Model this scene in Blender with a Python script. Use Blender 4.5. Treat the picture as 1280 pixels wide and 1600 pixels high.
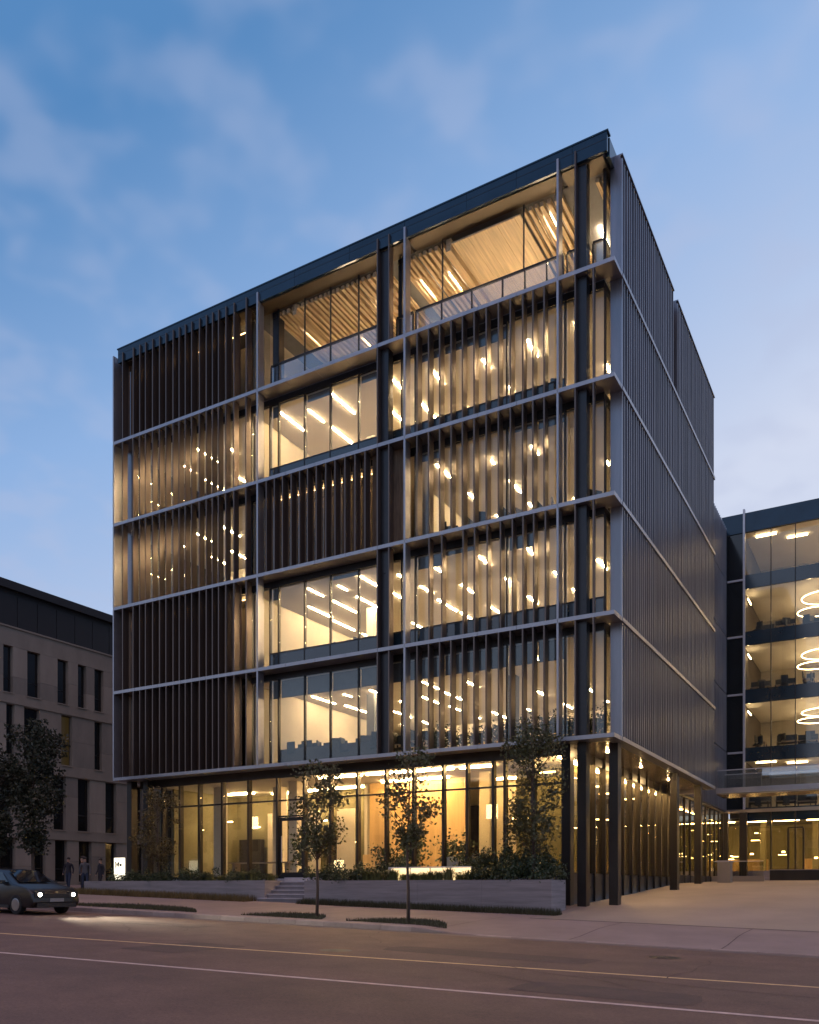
import bpy, bmesh, math, random
import numpy as np
from mathutils import Vector, Matrix
random.seed(7)
sc = bpy.context.scene
for o in list(sc.objects):
    bpy.data.objects.remove(o)
COL = sc.collection
R = math.radians

# ------------------------------------------------------------------ camera, sky, sun, exposure
cam = bpy.data.objects.new('camera', bpy.data.cameras.new('camera')); COL.objects.link(cam)
cam.location = (8.80, -30.0, 1.6); cam.rotation_euler = (R(90), 0, R(29.845))
cam.data.sensor_fit = 'HORIZONTAL'; cam.data.sensor_width = 36; cam.data.lens = 36 * 1335.4 / 1280
cam.data.shift_y = (1385.4 - 800) / 1280; cam.data.clip_start = .1; cam.data.clip_end = 2000
sc.camera = cam

SUN_EL, SUN_ROT = R(5), R(8)
world = bpy.data.worlds.new('World'); sc.world = world; world.use_nodes = True
wt = world.node_tree; wn = wt.nodes; wl = wt.links
bg = wn['Background']; bg.inputs[1].default_value = .1
sky = wn.new('ShaderNodeTexSky'); sky.sky_type = 'NISHITA'; sky.sun_disc = False
sky.sun_elevation = SUN_EL; sky.sun_rotation = SUN_ROT
lum = wn.new('ShaderNodeRGBToBW'); wl.new(sky.outputs[0], lum.inputs[0])
def wmath(op, a, b=None, clamp=False):
    n = wn.new('ShaderNodeMath'); n.operation = op; n.use_clamp = clamp
    for i, v in enumerate((a, b)):
        if v is None: continue
        if isinstance(v, (int, float)): n.inputs[i].default_value = v
        else: wl.new(v, n.inputs[i])
    return n.outputs[0]
lg = wmath('LOGARITHM', wmath('MAXIMUM', lum.outputs[0], .35), math.e)
f = wmath('MULTIPLY', wmath('ADD', lg, .10), .78, True)
ramp = wn.new('ShaderNodeValToRGB'); wl.new(f, ramp.inputs[0])
e = ramp.color_ramp.elements
e[0].position = 0; e[0].color = (.096, .250, .525, 1)
e[1].position = .92; e[1].color = (.640, .700, .865, 1)
m = e.new(.30); m.color = (.275, .445, .755, 1)
# thin dusk clouds, laid on a plane overhead
tc = wn.new('ShaderNodeTexCoord'); sep = wn.new('ShaderNodeSeparateXYZ'); wl.new(tc.outputs['Generated'], sep.inputs[0])
zz = wmath('ADD', wmath('MAXIMUM', sep.outputs[2], 0), .22)
comb = wn.new('ShaderNodeCombineXYZ')
wl.new(wmath('DIVIDE', sep.outputs[0], zz), comb.inputs[0]); wl.new(wmath('DIVIDE', sep.outputs[1], zz), comb.inputs[1])
nz = wn.new('ShaderNodeTexNoise'); nz.inputs['Scale'].default_value = 11.5; nz.inputs['Detail'].default_value = 1.8
nz.inputs['Roughness'].default_value = .48; nz.inputs['Distortion'].default_value = .12
wl.new(comb.outputs[0], nz.inputs['Vector'])
cr = wn.new('ShaderNodeMapRange'); cr.interpolation_type = 'SMOOTHERSTEP'
cr.inputs['From Min'].default_value = .38; cr.inputs['From Max'].default_value = .78
cr.inputs['To Max'].default_value = .30; wl.new(nz.outputs[0], cr.inputs['Value'])
cmix = wn.new('ShaderNodeMix'); cmix.data_type = 'RGBA'
wl.new(cr.outputs[0], cmix.inputs['Factor']); wl.new(ramp.outputs[0], cmix.inputs['A'])
cmix.inputs['B'].default_value = (.47, .53, .73, 1)
up = wn.new('ShaderNodeVectorMath'); up.operation = 'SCALE'; up.inputs['Scale'].default_value = 10
wl.new(cmix.outputs['Result'], up.inputs[0]); wl.new(up.outputs[0], bg.inputs[0])

sl = bpy.data.lights.new('sun', 'SUN'); sl.energy = 1.2; sl.angle = R(60); sl.color = (1, .45, .24)
sun = bpy.data.objects.new('sun', sl); COL.objects.link(sun)
sun.rotation_euler = (R(12), 0, R(35))          # added warm street fill, steeper than the low light of the sky

sc.view_settings.view_transform = 'Standard'; sc.view_settings.look = 'None'
sc.view_settings.exposure = 0; sc.view_settings.gamma = 1; sc.view_settings.use_curve_mapping = False
cy = sc.cycles
cy.use_denoising = True
cy.max_bounces = 7; cy.diffuse_bounces = 4; cy.glossy_bounces = 3; cy.transmission_bounces = 4
cy.transparent_max_bounces = 24; cy.sample_clamp_indirect = 4; cy.sample_clamp_direct = 0
cy.caustics_reflective = False; cy.caustics_refractive = False

# ------------------------------------------------------------------ materials
def mat(name, col, rough=.6, metal=0., noise=0., nscale=4., stretch=(1, 1, 1), bump=0., bscale=40., spec=.5, col2=None):
    m = bpy.data.materials.new(name); m.use_nodes = True
    nt = m.node_tree; b = nt.nodes['Principled BSDF']; L = nt.links
    b.inputs['Roughness'].default_value = rough; b.inputs['Metallic'].default_value = metal
    b.inputs['Specular IOR Level'].default_value = spec
    b.inputs['Base Color'].default_value = (*col, 1)
    geo = nt.nodes.new('ShaderNodeNewGeometry')
    if noise > 0 or col2:
        mp = nt.nodes.new('ShaderNodeMapping'); mp.inputs['Scale'].default_value = stretch
        L.new(geo.outputs['Position'], mp.inputs[0])
        n = nt.nodes.new('ShaderNodeTexNoise'); n.inputs['Scale'].default_value = nscale; n.inputs['Detail'].default_value = 6
        n.inputs['Roughness'].default_value = .62
        L.new(mp.outputs[0], n.inputs['Vector'])
        r = nt.nodes.new('ShaderNodeValToRGB'); L.new(n.outputs[0], r.inputs[0])
        r.color_ramp.elements[0].position = .3; r.color_ramp.elements[1].position = .7
        c2 = col2 or tuple(min(1, c * (1 + noise)) for c in col)
        c1 = col if col2 else tuple(c * (1 - noise) for c in col)
        r.color_ramp.elements[0].color = (*c1, 1); r.color_ramp.elements[1].color = (*c2, 1)
        L.new(r.outputs[0], b.inputs['Base Color'])
        mr = nt.nodes.new('ShaderNodeMapRange'); L.new(n.outputs[0], mr.inputs[0])
        mr.inputs['To Min'].default_value = max(.03, rough - .12); mr.inputs['To Max'].default_value = min(1, rough + .12)
        L.new(mr.outputs[0], b.inputs['Roughness'])
    if bump > 0:
        n2 = nt.nodes.new('ShaderNodeTexNoise'); n2.inputs['Scale'].default_value = bscale; n2.inputs['Detail'].default_value = 4
        L.new(geo.outputs['Position'], n2.inputs['Vector'])
        bp = nt.nodes.new('ShaderNodeBump'); bp.inputs['Strength'].default_value = bump; bp.inputs['Distance'].default_value = .02
        L.new(n2.outputs[0], bp.inputs['Height']); L.new(bp.outputs[0], b.inputs['Normal'])
    return m

def glow(name, col, strength):
    m = bpy.data.materials.new(name); m.use_nodes = True
    b = m.node_tree.nodes['Principled BSDF']; b.inputs['Base Color'].default_value = (.8, .8, .8, 1)
    b.inputs['Emission Color'].default_value = (*col, 1); b.inputs['Emission Strength'].default_value = strength
    return m

def glass(name, tint, f0, refl=(1, 1, 1), rough=.0):
    m = bpy.data.materials.new(name); m.use_nodes = True
    nt = m.node_tree; L = nt.links
    for n in list(nt.nodes):
        if n.type != 'OUTPUT_MATERIAL': nt.nodes.remove(n)
    out = nt.nodes['Material Output']
    tr = nt.nodes.new('ShaderNodeBsdfTransparent'); tr.inputs[0].default_value = (*tint, 1)
    gl = nt.nodes.new('ShaderNodeBsdfGlossy'); gl.inputs['Color'].default_value = (*refl, 1); gl.inputs['Roughness'].default_value = rough
    g = nt.nodes.new('ShaderNodeNewGeometry')
    d = nt.nodes.new('ShaderNodeVectorMath'); d.operation = 'DOT_PRODUCT'
    L.new(g.outputs['Incoming'], d.inputs[0]); L.new(g.outputs['Normal'], d.inputs[1])
    def mm(op, a, b=None):
        n = nt.nodes.new('ShaderNodeMath'); n.operation = op
        for i, v in enumerate((a, b)):
            if v is None: continue
            if isinstance(v, (int, float)): n.inputs[i].default_value = v
            else: L.new(v, n.inputs[i])
        return n.outputs[0]
    c = mm('ABSOLUTE', d.outputs['Value'])
    fr = mm('ADD', mm('MULTIPLY', mm('POWER', mm('SUBTRACT', 1, c), 5), 1 - f0), f0)
    mx = nt.nodes.new('ShaderNodeMixShader'); L.new(fr, mx.inputs[0]); L.new(tr.outputs[0], mx.inputs[1]); L.new(gl.outputs[0], mx.inputs[2])
    L.new(mx.outputs[0], out.inputs['Surface'])
    return m

M = dict(
    fin=mat('bronze_aluminium', (.125, .098, .087), .33, .55, .16, 1.3, (1, 1, .25)),
    beam=mat('grey_aluminium', (.34, .34, .37), .38, .7, .12, 1.1),
    dark=mat('dark_steel', (.028, .030, .036), .32, .3, .2, 2),
    column=mat('black_brown_steel', (.030, .026, .024), .38, .35, .25, 1.5, (1, 1, .3)),
    mullion=mat('black_mullion', (.02, .021, .024), .35, .4),
    parapet=mat('blue_black_panel', (.016, .042, .072), .18, .25, .2, .6),
    spandrel=mat('blue_spandrel_glass', (.014, .032, .048), .06, 0, .2, .5, spec=1.0),
    screen=mat('grey_screen_panel', (.23, .235, .265), .33, .88, .22, 1.4, (1, 1, .12)),
    rib=mat('grey_screen_rib', (.30, .305, .34), .33, .88, .2, 2, (1, 1, .1)),
    backing=mat('perforated_bronze', (.16, .105, .068), .5, .45, .5, 7, (1, 1, .12)),
    slab=mat('slab_edge', (.10, .10, .11), .7, 0, .1),
    ceiling=mat('white_ceiling', (.74, .72, .68), .75, 0, .05, .6),
    floor=mat('pale_floor', (.64, .57, .47), .5, 0, .2, 2),
    wall=mat('warm_white_wall', (.70, .66, .58), .8, 0, .08, .7),
    tanwall=mat('tan_wall', (.36, .33, .28), .8, 0, .1, .7),
    wallgreen=mat('sage_wall', (.20, .19, .115), .8, 0, .12, .6),
    bronze=mat('bronze_soffit', (.10, .082, .058), .5, .3, .1, 1),
    ply=mat('golden_plywood', (.60, .42, .20), .45, 0, .22, 1.3, (3, 3, .12)),
    darkwall=mat('dark_wall', (.07, .06, .055), .7, 0, .3, .8),
    slat=mat('timber_slat', (.58, .45, .28), .5, 0, .3, 2.2, (5, .25, 5)),
    plank=mat('pale_timber_plank', (.66, .54, .37), .5, 0, .25, 2, (5, .2, 5)),
    soffit=mat('metal_soffit', (.42, .36, .28), .22, .6, .12, .8),
    blind=mat('grey_blind', (.14, .15, .17), .85, 0, .1, 3),
    glass=glass('clear_glass', (.93, .93, .90), .055, (.80, .92, 1)),
    glassdark=glass('tinted_glass', (.80, .77, .66), .055, (.9, .95, 1)),
    balglass=glass('balustrade_glass', (.86, .87, .86), .17, (.9, .95, 1)),
    concrete=mat('board_concrete', (.27, .245, .245), .8, 0, .22, 2.0, (.35, .35, 5), .25, 30),
    riser=mat('stone_riser', (.20, .185, .19), .75, 0, .15, 3),  # darker than the treads, shade of the upright faces put into colour
    step=mat('pale_stone_step', (.42, .40, .42), .7, 0, .12, 3, bump=.1),
    paving=mat('pavement_concrete', (.225, .18, .165), .75, 0, .18, .7, bump=.15, bscale=60),
    drive=mat('driveway_concrete', (.25, .215, .18), .62, 0, .2, .35, bump=.15, bscale=50),
    kerbpale=mat('pale_kerb_concrete', (.31, .255, .23), .75, 0, .2, 1.5, bump=.2), gutter=mat('gutter_concrete', (.13, .10, .09), .7, 0, .3, 1.2, (.3, 1, 1)),
    tarmac=mat('patched_tarmac', (.085, .056, .045), .75, 0, .3, 2, bump=.5, bscale=140), castiron=mat('cast_iron', (.05, .045, .045), .5, .6, .3, 20),
    joint=mat('joint_shadow', (.075, .06, .055), .9),  # plain dark tone for the slab joints
    kerb=mat('kerb_concrete', (.26, .21, .19), .75, 0, .2, 1.5, bump=.2),
    earth=mat('earth_ground', (.06, .05, .04), .95, 0, .3, 1),
    soil=mat('planter_soil', (.035, .026, .02), .95, 0, .4, 8, bump=.8, bscale=20),
    grass=mat('grass_blade', (.055, .055, .022), .7, 0, .4, 3),
    drygrass=mat('dry_grass_blade', (.15, .105, .035), .75, 0, .4, 3),
    leaf=mat('tree_leaf', (.075, .078, .026), .55, 0, .45, 5),
    leafdark=mat('dark_tree_leaf', (.032, .036, .018), .6, 0, .45, 4),
    leafgold=mat('autumn_leaf', (.10, .075, .02), .55, 0, .4, 5),
    shrub=mat('shrub_leaf', (.042, .062, .022), .5, 0, .5, 7),
    reed=mat('reed_blade', (.15, .15, .05), .55, 0, .4, 9),
    bark=mat('bark', (.085, .06, .045), .85, 0, .3, 10, (1, 1, .2), .6, 60),
    stone=mat('limestone', (.27, .235, .195), .8, 0, .14, 1.1, (1, 1, .5), .15, 25),
    stonelight=mat('pale_limestone', (.31, .27, .225), .8, 0, .16, .9, (1, 1, .3), .15, 25),
    stonegrey=mat('grey_limestone', (.23, .205, .175), .8, 0, .16, 1.3, (1, 1, .3), .15, 25),
    roofdark=mat('dark_roof_metal', (.014, .014, .017), .7, .0, .2, 1),
    win=mat('dark_window', (.010, .012, .014), .06, 0, .2, .6, spec=.7),
    winwarm=glow('dim_lit_window', (.8, .5, .12), .03),
    frame=mat('window_frame', (.03, .03, .032), .5, .3),
    white=mat('white_metal', (.52, .52, .55), .4, .3, .08),
    cavity=glow('cavity_lamp', (1, .58, .24), 11),
    lamp=glow('linear_lamp', (1, .69, .37), 270), lampsoft=glow('soft_linear_lamp', (1, .69, .37), 120), lampdim=glow('dim_linear_lamp', (1, .68, .36), 55), sidelamp=glow('side_lamp', (1, .64, .30), 280),
    lampg=glow('lobby_lamp', (1, .62, .27), 120),
    lampt=glow('terrace_lamp', (1, .70, .40), 100),
    winglamp=glow('wing_lamp', (1, .68, .34), 55),
    ring=glow('ring_lamp', (1, .70, .36), 18),
    spot=glow('downlight_lamp', (1, .64, .28), 2600),
    spotdim=glow('rear_lamp', (1, .66, .30), 25),
    sign=glow('sign_face', (1, .90, .66), 2.2),
    strip=glow('planter_lamp', (1, .68, .28), 1.7),
    ink=mat('sign_ink', (.02, .012, .01), .7),
    black=mat('black_plastic', (.02, .02, .022), .45),
    desk=mat('pale_desk', (.28, .24, .20), .5),
    chair=mat('grey_chair_fabric', (.035, .045, .055), .8),
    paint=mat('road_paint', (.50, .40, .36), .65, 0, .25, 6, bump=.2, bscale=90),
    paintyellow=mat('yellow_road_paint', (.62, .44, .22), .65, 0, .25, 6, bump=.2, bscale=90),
    carpaint=mat('black_car_paint', (.012, .011, .012), .30, .1, spec=.7),
    carglass=mat('car_glass', (.008, .009, .011), .04, 0, spec=.9),
    tyre=mat('tyre_rubber', (.012, .012, .012), .85),
    rim=mat('wheel_rim', (.35, .35, .36), .3, .8),
    head=glow('headlamp', (1, .90, .72), 60),
    tail=glow('tail_lamp', (1, .06, .03), 4),
    skin=mat('skin', (.42, .26, .19), .6),
    hair=mat('hair', (.03, .02, .015), .6),
    cloth1=mat('dark_jacket', (.03, .03, .04), .85), cloth2=mat('brown_coat', (.10, .055, .035), .85),
    cloth3=mat('grey_hoodie', (.13, .13, .14), .85), cloth4=mat('blue_jeans', (.035, .05, .09), .85),
)

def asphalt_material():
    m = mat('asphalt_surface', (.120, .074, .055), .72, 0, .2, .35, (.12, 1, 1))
    nt = m.node_tree; L = nt.links; b = nt.nodes['Principled BSDF']
    src = b.inputs['Base Color'].links[0].from_socket
    geo = nt.nodes.new('ShaderNodeNewGeometry')
    sp = nt.nodes.new('ShaderNodeTexNoise'); sp.inputs['Scale'].default_value = 26; sp.inputs['Detail'].default_value = 8; sp.inputs['Roughness'].default_value = .8
    L.new(geo.outputs['Position'], sp.inputs['Vector'])
    st = nt.nodes.new('ShaderNodeTexNoise'); st.inputs['Scale'].default_value = .9; st.inputs['Detail'].default_value = 7; st.inputs['Roughness'].default_value = .7
    L.new(geo.outputs['Position'], st.inputs['Vector'])
    r1 = nt.nodes.new('ShaderNodeMapRange'); L.new(sp.outputs[0], r1.inputs[0]); r1.inputs['From Min'].default_value = .3; r1.inputs['From Max'].default_value = .7; r1.inputs['To Min'].default_value = .45; r1.inputs['To Max'].default_value = 1.55
    r2 = nt.nodes.new('ShaderNodeMapRange'); L.new(st.outputs[0], r2.inputs[0]); r2.inputs['From Min'].default_value = .35; r2.inputs['From Max'].default_value = .65; r2.inputs['To Min'].default_value = .78; r2.inputs['To Max'].default_value = 1.16
    mu = nt.nodes.new('ShaderNodeMath'); mu.operation = 'MULTIPLY'; L.new(r1.outputs[0], mu.inputs[0]); L.new(r2.outputs[0], mu.inputs[1])
    vm = nt.nodes.new('ShaderNodeVectorMath'); vm.operation = 'SCALE'; L.new(src, vm.inputs[0]); L.new(mu.outputs[0], vm.inputs['Scale'])
    L.new(vm.outputs[0], b.inputs['Base Color'])
    bp = nt.nodes.new('ShaderNodeBump'); bp.inputs['Strength'].default_value = .7; bp.inputs['Distance'].default_value = .012
    L.new(sp.outputs[0], bp.inputs['Height']); L.new(bp.outputs[0], b.inputs['Normal'])
    return m
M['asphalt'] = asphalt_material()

M['winwarm'].node_tree.nodes['Principled BSDF'].inputs['Base Color'].default_value = (.012, .012, .01, 1)
# ------------------------------------------------------------------ helpers
ORG = {}
BOXES = {}
def place(o, loc, parent=None):
    COL.objects.link(o)
    loc = Vector(loc)
    if parent is not None:
        o.parent = parent; o.location = loc - ORG[parent.name]
    else:
        o.location = loc
    ORG[o.name] = loc
    return o
def root(name, loc, label, cat, group=None):
    o = bpy.data.objects.new(name, None); o.empty_display_size = .3
    place(o, loc); o['label'] = label; o['category'] = cat
    if group: o['group'] = group
    return o
def tag(o, label=None, cat=None, group=None, kind=None):
    for k, v in (('label', label), ('category', cat), ('group', group), ('kind', kind)):
        if v: o[k] = v
    return o
def boxmesh(dx, dy, dz, m, bev=0):
    key = (round(dx, 3), round(dy, 3), round(dz, 3), m.name, bev)
    if key in BOXES: return BOXES[key]
    bm = bmesh.new(); bmesh.ops.create_cube(bm, size=1)
    for v in bm.verts: v.co = Vector((v.co.x * dx, v.co.y * dy, v.co.z * dz))
    if bev > 0:
        bmesh.ops.bevel(bm, geom=bm.edges[:], offset=bev, segments=2, affect='EDGES')
    me = bpy.data.meshes.new('box'); bm.to_mesh(me); bm.free(); me.materials.append(m)
    BOXES[key] = me
    return me
def box(name, x0, x1, y0, y1, z0, z1, m, parent=None, bev=0):
    me = boxmesh(abs(x1 - x0), abs(y1 - y0), abs(z1 - z0), m, bev)
    o = bpy.data.objects.new(name, me)
    return place(o, ((x0 + x1) / 2, (y0 + y1) / 2, (z0 + z1) / 2), parent)
class MB:
    """collects plain shapes into one mesh"""
    def __init__(s): s.v = []; s.f = []; s.mi = []
    def add(s, vs, fs, mi=0):
        n = len(s.v); s.v += [tuple(v) for v in vs]; s.f += [tuple(i + n for i in f) for f in fs]; s.mi += [mi] * len(fs)
    def box(s, x0, x1, y0, y1, z0, z1, mi=0):
        s.add([(x, y, z) for z in (z0, z1) for y in (y0, y1) for x in (x0, x1)],
              [(0, 2, 3, 1), (4, 5, 7, 6), (0, 1, 5, 4), (2, 6, 7, 3), (0, 4, 6, 2), (1, 3, 7, 5)], mi)
    def tube(s, pts, rads, n=7, mi=0, cap=True):
        pts = [Vector(p) for p in pts]; rings = []
        for i, p in enumerate(pts):
            d = (pts[min(i + 1, len(pts) - 1)] - pts[max(i - 1, 0)]).normalized()
            a = Vector((0, 0, 1)) if abs(d.z) < .9 else Vector((1, 0, 0))
            u = d.cross(a).normalized(); w = d.cross(u)
            rings.append([p + (u * math.cos(2 * math.pi * k / n) + w * math.sin(2 * math.pi * k / n)) * rads[i] for k in range(n)])
        vs = [v for r in rings for v in r]; fs = []
        for i in range(len(pts) - 1):
            for k in range(n):
                k2 = (k + 1) % n
                fs.append((i * n + k, i * n + k2, (i + 1) * n + k2, (i + 1) * n + k))
        if cap: fs += [tuple(range(n))[::-1], tuple((len(pts) - 1) * n + k for k in range(n))]
        s.add(vs, fs, mi)
    def mesh(s, name, mats):
        me = bpy.data.meshes.new(name); me.from_pydata(s.v, [], s.f)
        for m in (mats if isinstance(mats, (list, tuple)) else [mats]): me.materials.append(m)
        me.polygons.foreach_set('material_index', s.mi); me.update()
        bm = bmesh.new(); bm.from_mesh(me); bmesh.ops.recalc_face_normals(bm, faces=bm.faces[:]); bm.to_mesh(me); bm.free()
        return me
    def obj(s, name, mats, parent=None, loc=(0, 0, 0), smooth=False):
        me = s.mesh(name, mats)
        if smooth: me.polygons.foreach_set('use_smooth', [True] * len(me.polygons))
        return place(bpy.data.objects.new(name, me), loc, parent)
def leafmesh(name, pts, sizes, m, rng, elong=1.7, droop=.0):
    """many small four-cornered leaves"""
    pts = np.asarray(pts); n = len(pts)
    d = rng.normal(size=(n, 3)); d[:, 2] -= droop; d /= np.linalg.norm(d, axis=1)[:, None]
    u = np.cross(d, rng.normal(size=(n, 3))); u /= np.linalg.norm(u, axis=1)[:, None]
    s = np.asarray(sizes)[:, None]
    a = pts - d * s * elong * .5; b = pts + d * s * elong * .5
    w = u * s * .5; mid = pts
    nn = np.cross(d, u) * s * .15
    V = np.stack([a, mid - w + nn, b, mid + w + nn], 1).reshape(-1, 3)
    me = bpy.data.meshes.new(name)
    me.vertices.add(4 * n); me.vertices.foreach_set('co', V.ravel())
    me.loops.add(4 * n); me.loops.foreach_set('vertex_index', np.arange(4 * n))
    me.polygons.add(n); me.polygons.foreach_set('loop_start', np.arange(n) * 4); me.polygons.foreach_set('loop_total', np.full(n, 4))
    me.materials.append(m); me.update(); me.validate()
    return me
def copy_tree(o, loc, rz=0, scale=None, label=None):
    c = o.copy(); COL.objects.link(c); c.location = loc; c.rotation_euler = (0, 0, rz)
    if scale: c.scale = (scale,) * 3
    if label: c['label'] = label
    ORG[c.name] = Vector(loc)
    for ch in list(o.children):
        k = ch.copy(); COL.objects.link(k); k.parent = c
        for g in list(ch.children):
            q = g.copy(); COL.objects.link(q); q.parent = k
    return c
def sstep(a, b, x):
    t = max(0, min(1, (x - a) / (b - a))); return t * t * (3 - 2 * t)
ORD = ['first', 'second', 'third', 'fourth', 'fifth', 'sixth', 'seventh', 'eighth', 'ninth', 'tenth', 'eleventh', 'twelfth',
       'thirteenth', 'fourteenth', 'fifteenth', 'sixteenth', 'seventeenth', 'eighteenth', 'nineteenth', 'twentieth', 'twenty-first', 'twenty-second']

# ------------------------------------------------------------------ ground
def G(x, y, drop=True):
    """height of the pavement surface"""
    xs = max(-70, min(45, x))
    kx = -.027 * xs
    if y <= -2:
        r = -1.0 + .0264 * (y + 2) + kx
        if drop and x > -3.2: r -= .125 * sstep(-3.2, -1.2, x) * sstep(-6.0, -9.0, y)
    else:
        t = [(-2, -1.0), (1.5, -.685), (17, .167), (37, .47), (80, .6)]
        yy = min(y, 79.9); pr = -1.0
        for (a, za), (b, zb) in zip(t, t[1:]):
            if a <= yy <= b: pr = za + (zb - za) * (yy - a) / (b - a)
        pr += kx * (1 - sstep(-2, 10, y))
        pl = -1.0 + .01 * min(y + 2, 40) + kx
        a = sstep(-14, -4, x); r = pl * (1 - a) + pr * a
    return 1.6 + r
def road(x, y):
    xs = max(-120, min(80, x))
    return 1.6 - 1.19 - .027 * xs - .15 + .004 * max(-12, y + 9.35) * -1 * .0
def patch(name, x0, x1, y0, y1, step, fn, m, thick=0, kind='structure', parent=None):
    nx = max(1, int((x1 - x0) / step)); ny = max(1, int((y1 - y0) / step))
    vs = [(x0 + (x1 - x0) * i / nx, y0 + (y1 - y0) * j / ny) for j in range(ny + 1) for i in range(nx + 1)]
    me = bpy.data.meshes.new(name)
    me.from_pydata([(x, y, fn(x, y)) for x, y in vs], [], [(j * (nx + 1) + i, j * (nx + 1) + i + 1, (j + 1) * (nx + 1) + i + 1, (j + 1) * (nx + 1) + i) for j in range(ny) for i in range(nx)])
    me.materials.append(m); me.update(); me.polygons.foreach_set('use_smooth', [True] * len(me.polygons))
    o = place(bpy.data.objects.new(name, me), (0, 0, 0), parent)
    if kind: o['kind'] = kind
    return o
patch('ground', -400, 400, -400, 400, 12, lambda x, y: min(G(x, y, False), road(x, y)) - 1.4, M['earth'])
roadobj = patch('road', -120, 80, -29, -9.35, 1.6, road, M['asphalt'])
patch('far_pavement', -120, 80, -60, -29, 4, lambda x, y: road(x, y) + .12, M['paving'])
patch('pavement', -110, 70, -9.2, -4.2, .4, G, M['paving'])
patch('forecourt_pavement', -70, -1.55, -4.2, 1.4, .6, G, M['paving'])
patch('side_street', -70, -25.6, 1.4, 80, 3, G, M['paving'])
patch('driveway', -1.55, 70, -4.19, 60, .5, lambda x, y: G(x, y) + .004, M['drive'])
kerb = patch('kerb', -110, 70, -9.345, -9.21, 2, lambda x, y: road(x, y) + .01, M['kerb'])
for k, a in enumerate(np.arange(-34, 12, 1.0)):
    kb = MB(); b2 = a + .988; j = random.uniform(-.004, .004)
    v = [(a, -9.36 + j, road(a, -10) - .2), (b2, -9.36 + j, road(b2, -10) - .2), (b2, -9.345 + j, G(b2, -9.2) - .02), (a, -9.345 + j, G(a, -9.2) - .02),
         (b2, -9.32 + j, G(b2, -9.2) + .003), (a, -9.32 + j, G(a, -9.2) + .003), (b2, -9.19, G(b2, -9.2) + .004), (a, -9.19, G(a, -9.2) + .004), (a, -9.19, road(a, -10) - .2), (b2, -9.19, road(b2, -10) - .2)]
    kb.add(v, [(0, 1, 2, 3), (3, 2, 4, 5), (5, 4, 6, 7), (0, 3, 5, 7, 8), (1, 9, 6, 4, 2)])
    kb.obj('kerb_stone', M['kerb'] if k % 3 else M['kerbpale'], kerb)
gt = MB()
for a in np.arange(-60, 40, 1.0): gt.add([(a, -9.85, road(a, 0) + .004), (a + 1, -9.85, road(a + 1, 0) + .004), (a + 1, -9.362, road(a + 1, 0) + .004), (a, -9.362, road(a, 0) + .004)], [(0, 1, 2, 3)])
tag(gt.obj('gutter', M['gutter']), kind='structure')
# things let into the carriageway: covers, grates, mended patches
def flat(name, cx, cyy, w_, d_, m, zoff, rough=0, parent=None):
    fm = MB(); n = 14
    pts = []
    for q in range(n):
        t = 2 * math.pi * q / n; ex = (abs(math.cos(t)) ** rough) * (1 if math.cos(t) > 0 else -1) if rough else math.cos(t); ey = (abs(math.sin(t)) ** rough) * (1 if math.sin(t) > 0 else -1) if rough else math.sin(t)
        X, Y = cx + ex * w_ / 2 * (1 + (random.uniform(-.05, .05) if rough else 0)), cyy + ey * d_ / 2
        pts.append((X, Y, road(X, Y) + zoff))
    fm.add(pts, [tuple(range(n))]); return fm.obj(name, m, parent)
for cx, cyy, w_, d_ in ((1.5, -14.2, 4.5, 1.3), (-9.5, -12.3, 3.2, 1.1), (5.2, -18.3, 2.6, 1.2), (-3.8, -17.2, 1.6, 2.2), (-15, -15.5, 5, 1.4)):
    flat('tarmac_patch', cx, cyy, w_, d_, M['tarmac'], .003, .25, roadobj)
for k, (cx, cyy) in enumerate(((-1.2, -15.6), (4.6, -12.1), (-11.8, -17.0))):
    mc = flat('manhole_cover', cx, cyy, .68, .68, M['castiron'], .006); 
    tag(mc, ('round iron manhole cover in the middle of the road', 'round iron manhole cover nearest the driveway crossing', 'round iron manhole cover far left in the road')[k], 'manhole cover', 'manhole covers in the road')
rj = random.Random(5)
for k in range(16):     # thin meandering cracks sealed with tar
    x0, y0 = rj.uniform(-14, 6), rj.uniform(-20, -11); ck = MB(); an = rj.uniform(-.5, .5) if k % 2 else rj.uniform(1.1, 1.9)
    for q in range(9):
        an += rj.uniform(-.35, .35); x1, y1 = x0 + .42 * math.cos(an), y0 + .42 * math.sin(an); w_ = rj.uniform(.008, .02)
        nx, ny = -math.sin(an) * w_, math.cos(an) * w_
        ck.add([(x0 - nx, y0 - ny, road(x0, 0) + .0045), (x1 - nx, y1 - ny, road(x1, 0) + .0045), (x1 + nx, y1 + ny, road(x1, 0) + .0045), (x0 + nx, y0 + ny, road(x0, 0) + .0045)], [(0, 1, 2, 3)])
        x0, y0 = x1, y1
    ck.obj('tar_seam', M['tarmac'], roadobj)
# straight seam where the driveway slab meets the pavement, and slab joints
jm = MB()
for x0, x1, y in ((-1.55, 60, -4.2),):
    for a in np.arange(x0, x1, 1.0):
        jm.add([(a, y - .03, G(a, y - .03) + .006), (a + 1, y - .03, G(a + 1, y - .03) + .006), (a + 1, y + .03, G(a + 1, y + .03) + .011), (a, y + .03, G(a, y + .03) + .011)], [(0, 1, 2, 3)])
for x in list(np.arange(-60, -1, 1.8)) + [1.5, 5.2, 9.0, 13]:
    for a in np.arange(-9.1, -4.3, .8):
        jm.add([(x - .016, a, G(x, a) + .005), (x + .016, a, G(x, a) + .005), (x + .012, a + .8, G(x, a + .8) + .005), (x - .012, a + .8, G(x, a + .8) + .005)], [(0, 1, 2, 3)])
tag(jm.obj('pavement_joint', M['joint']), kind='structure')
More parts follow.
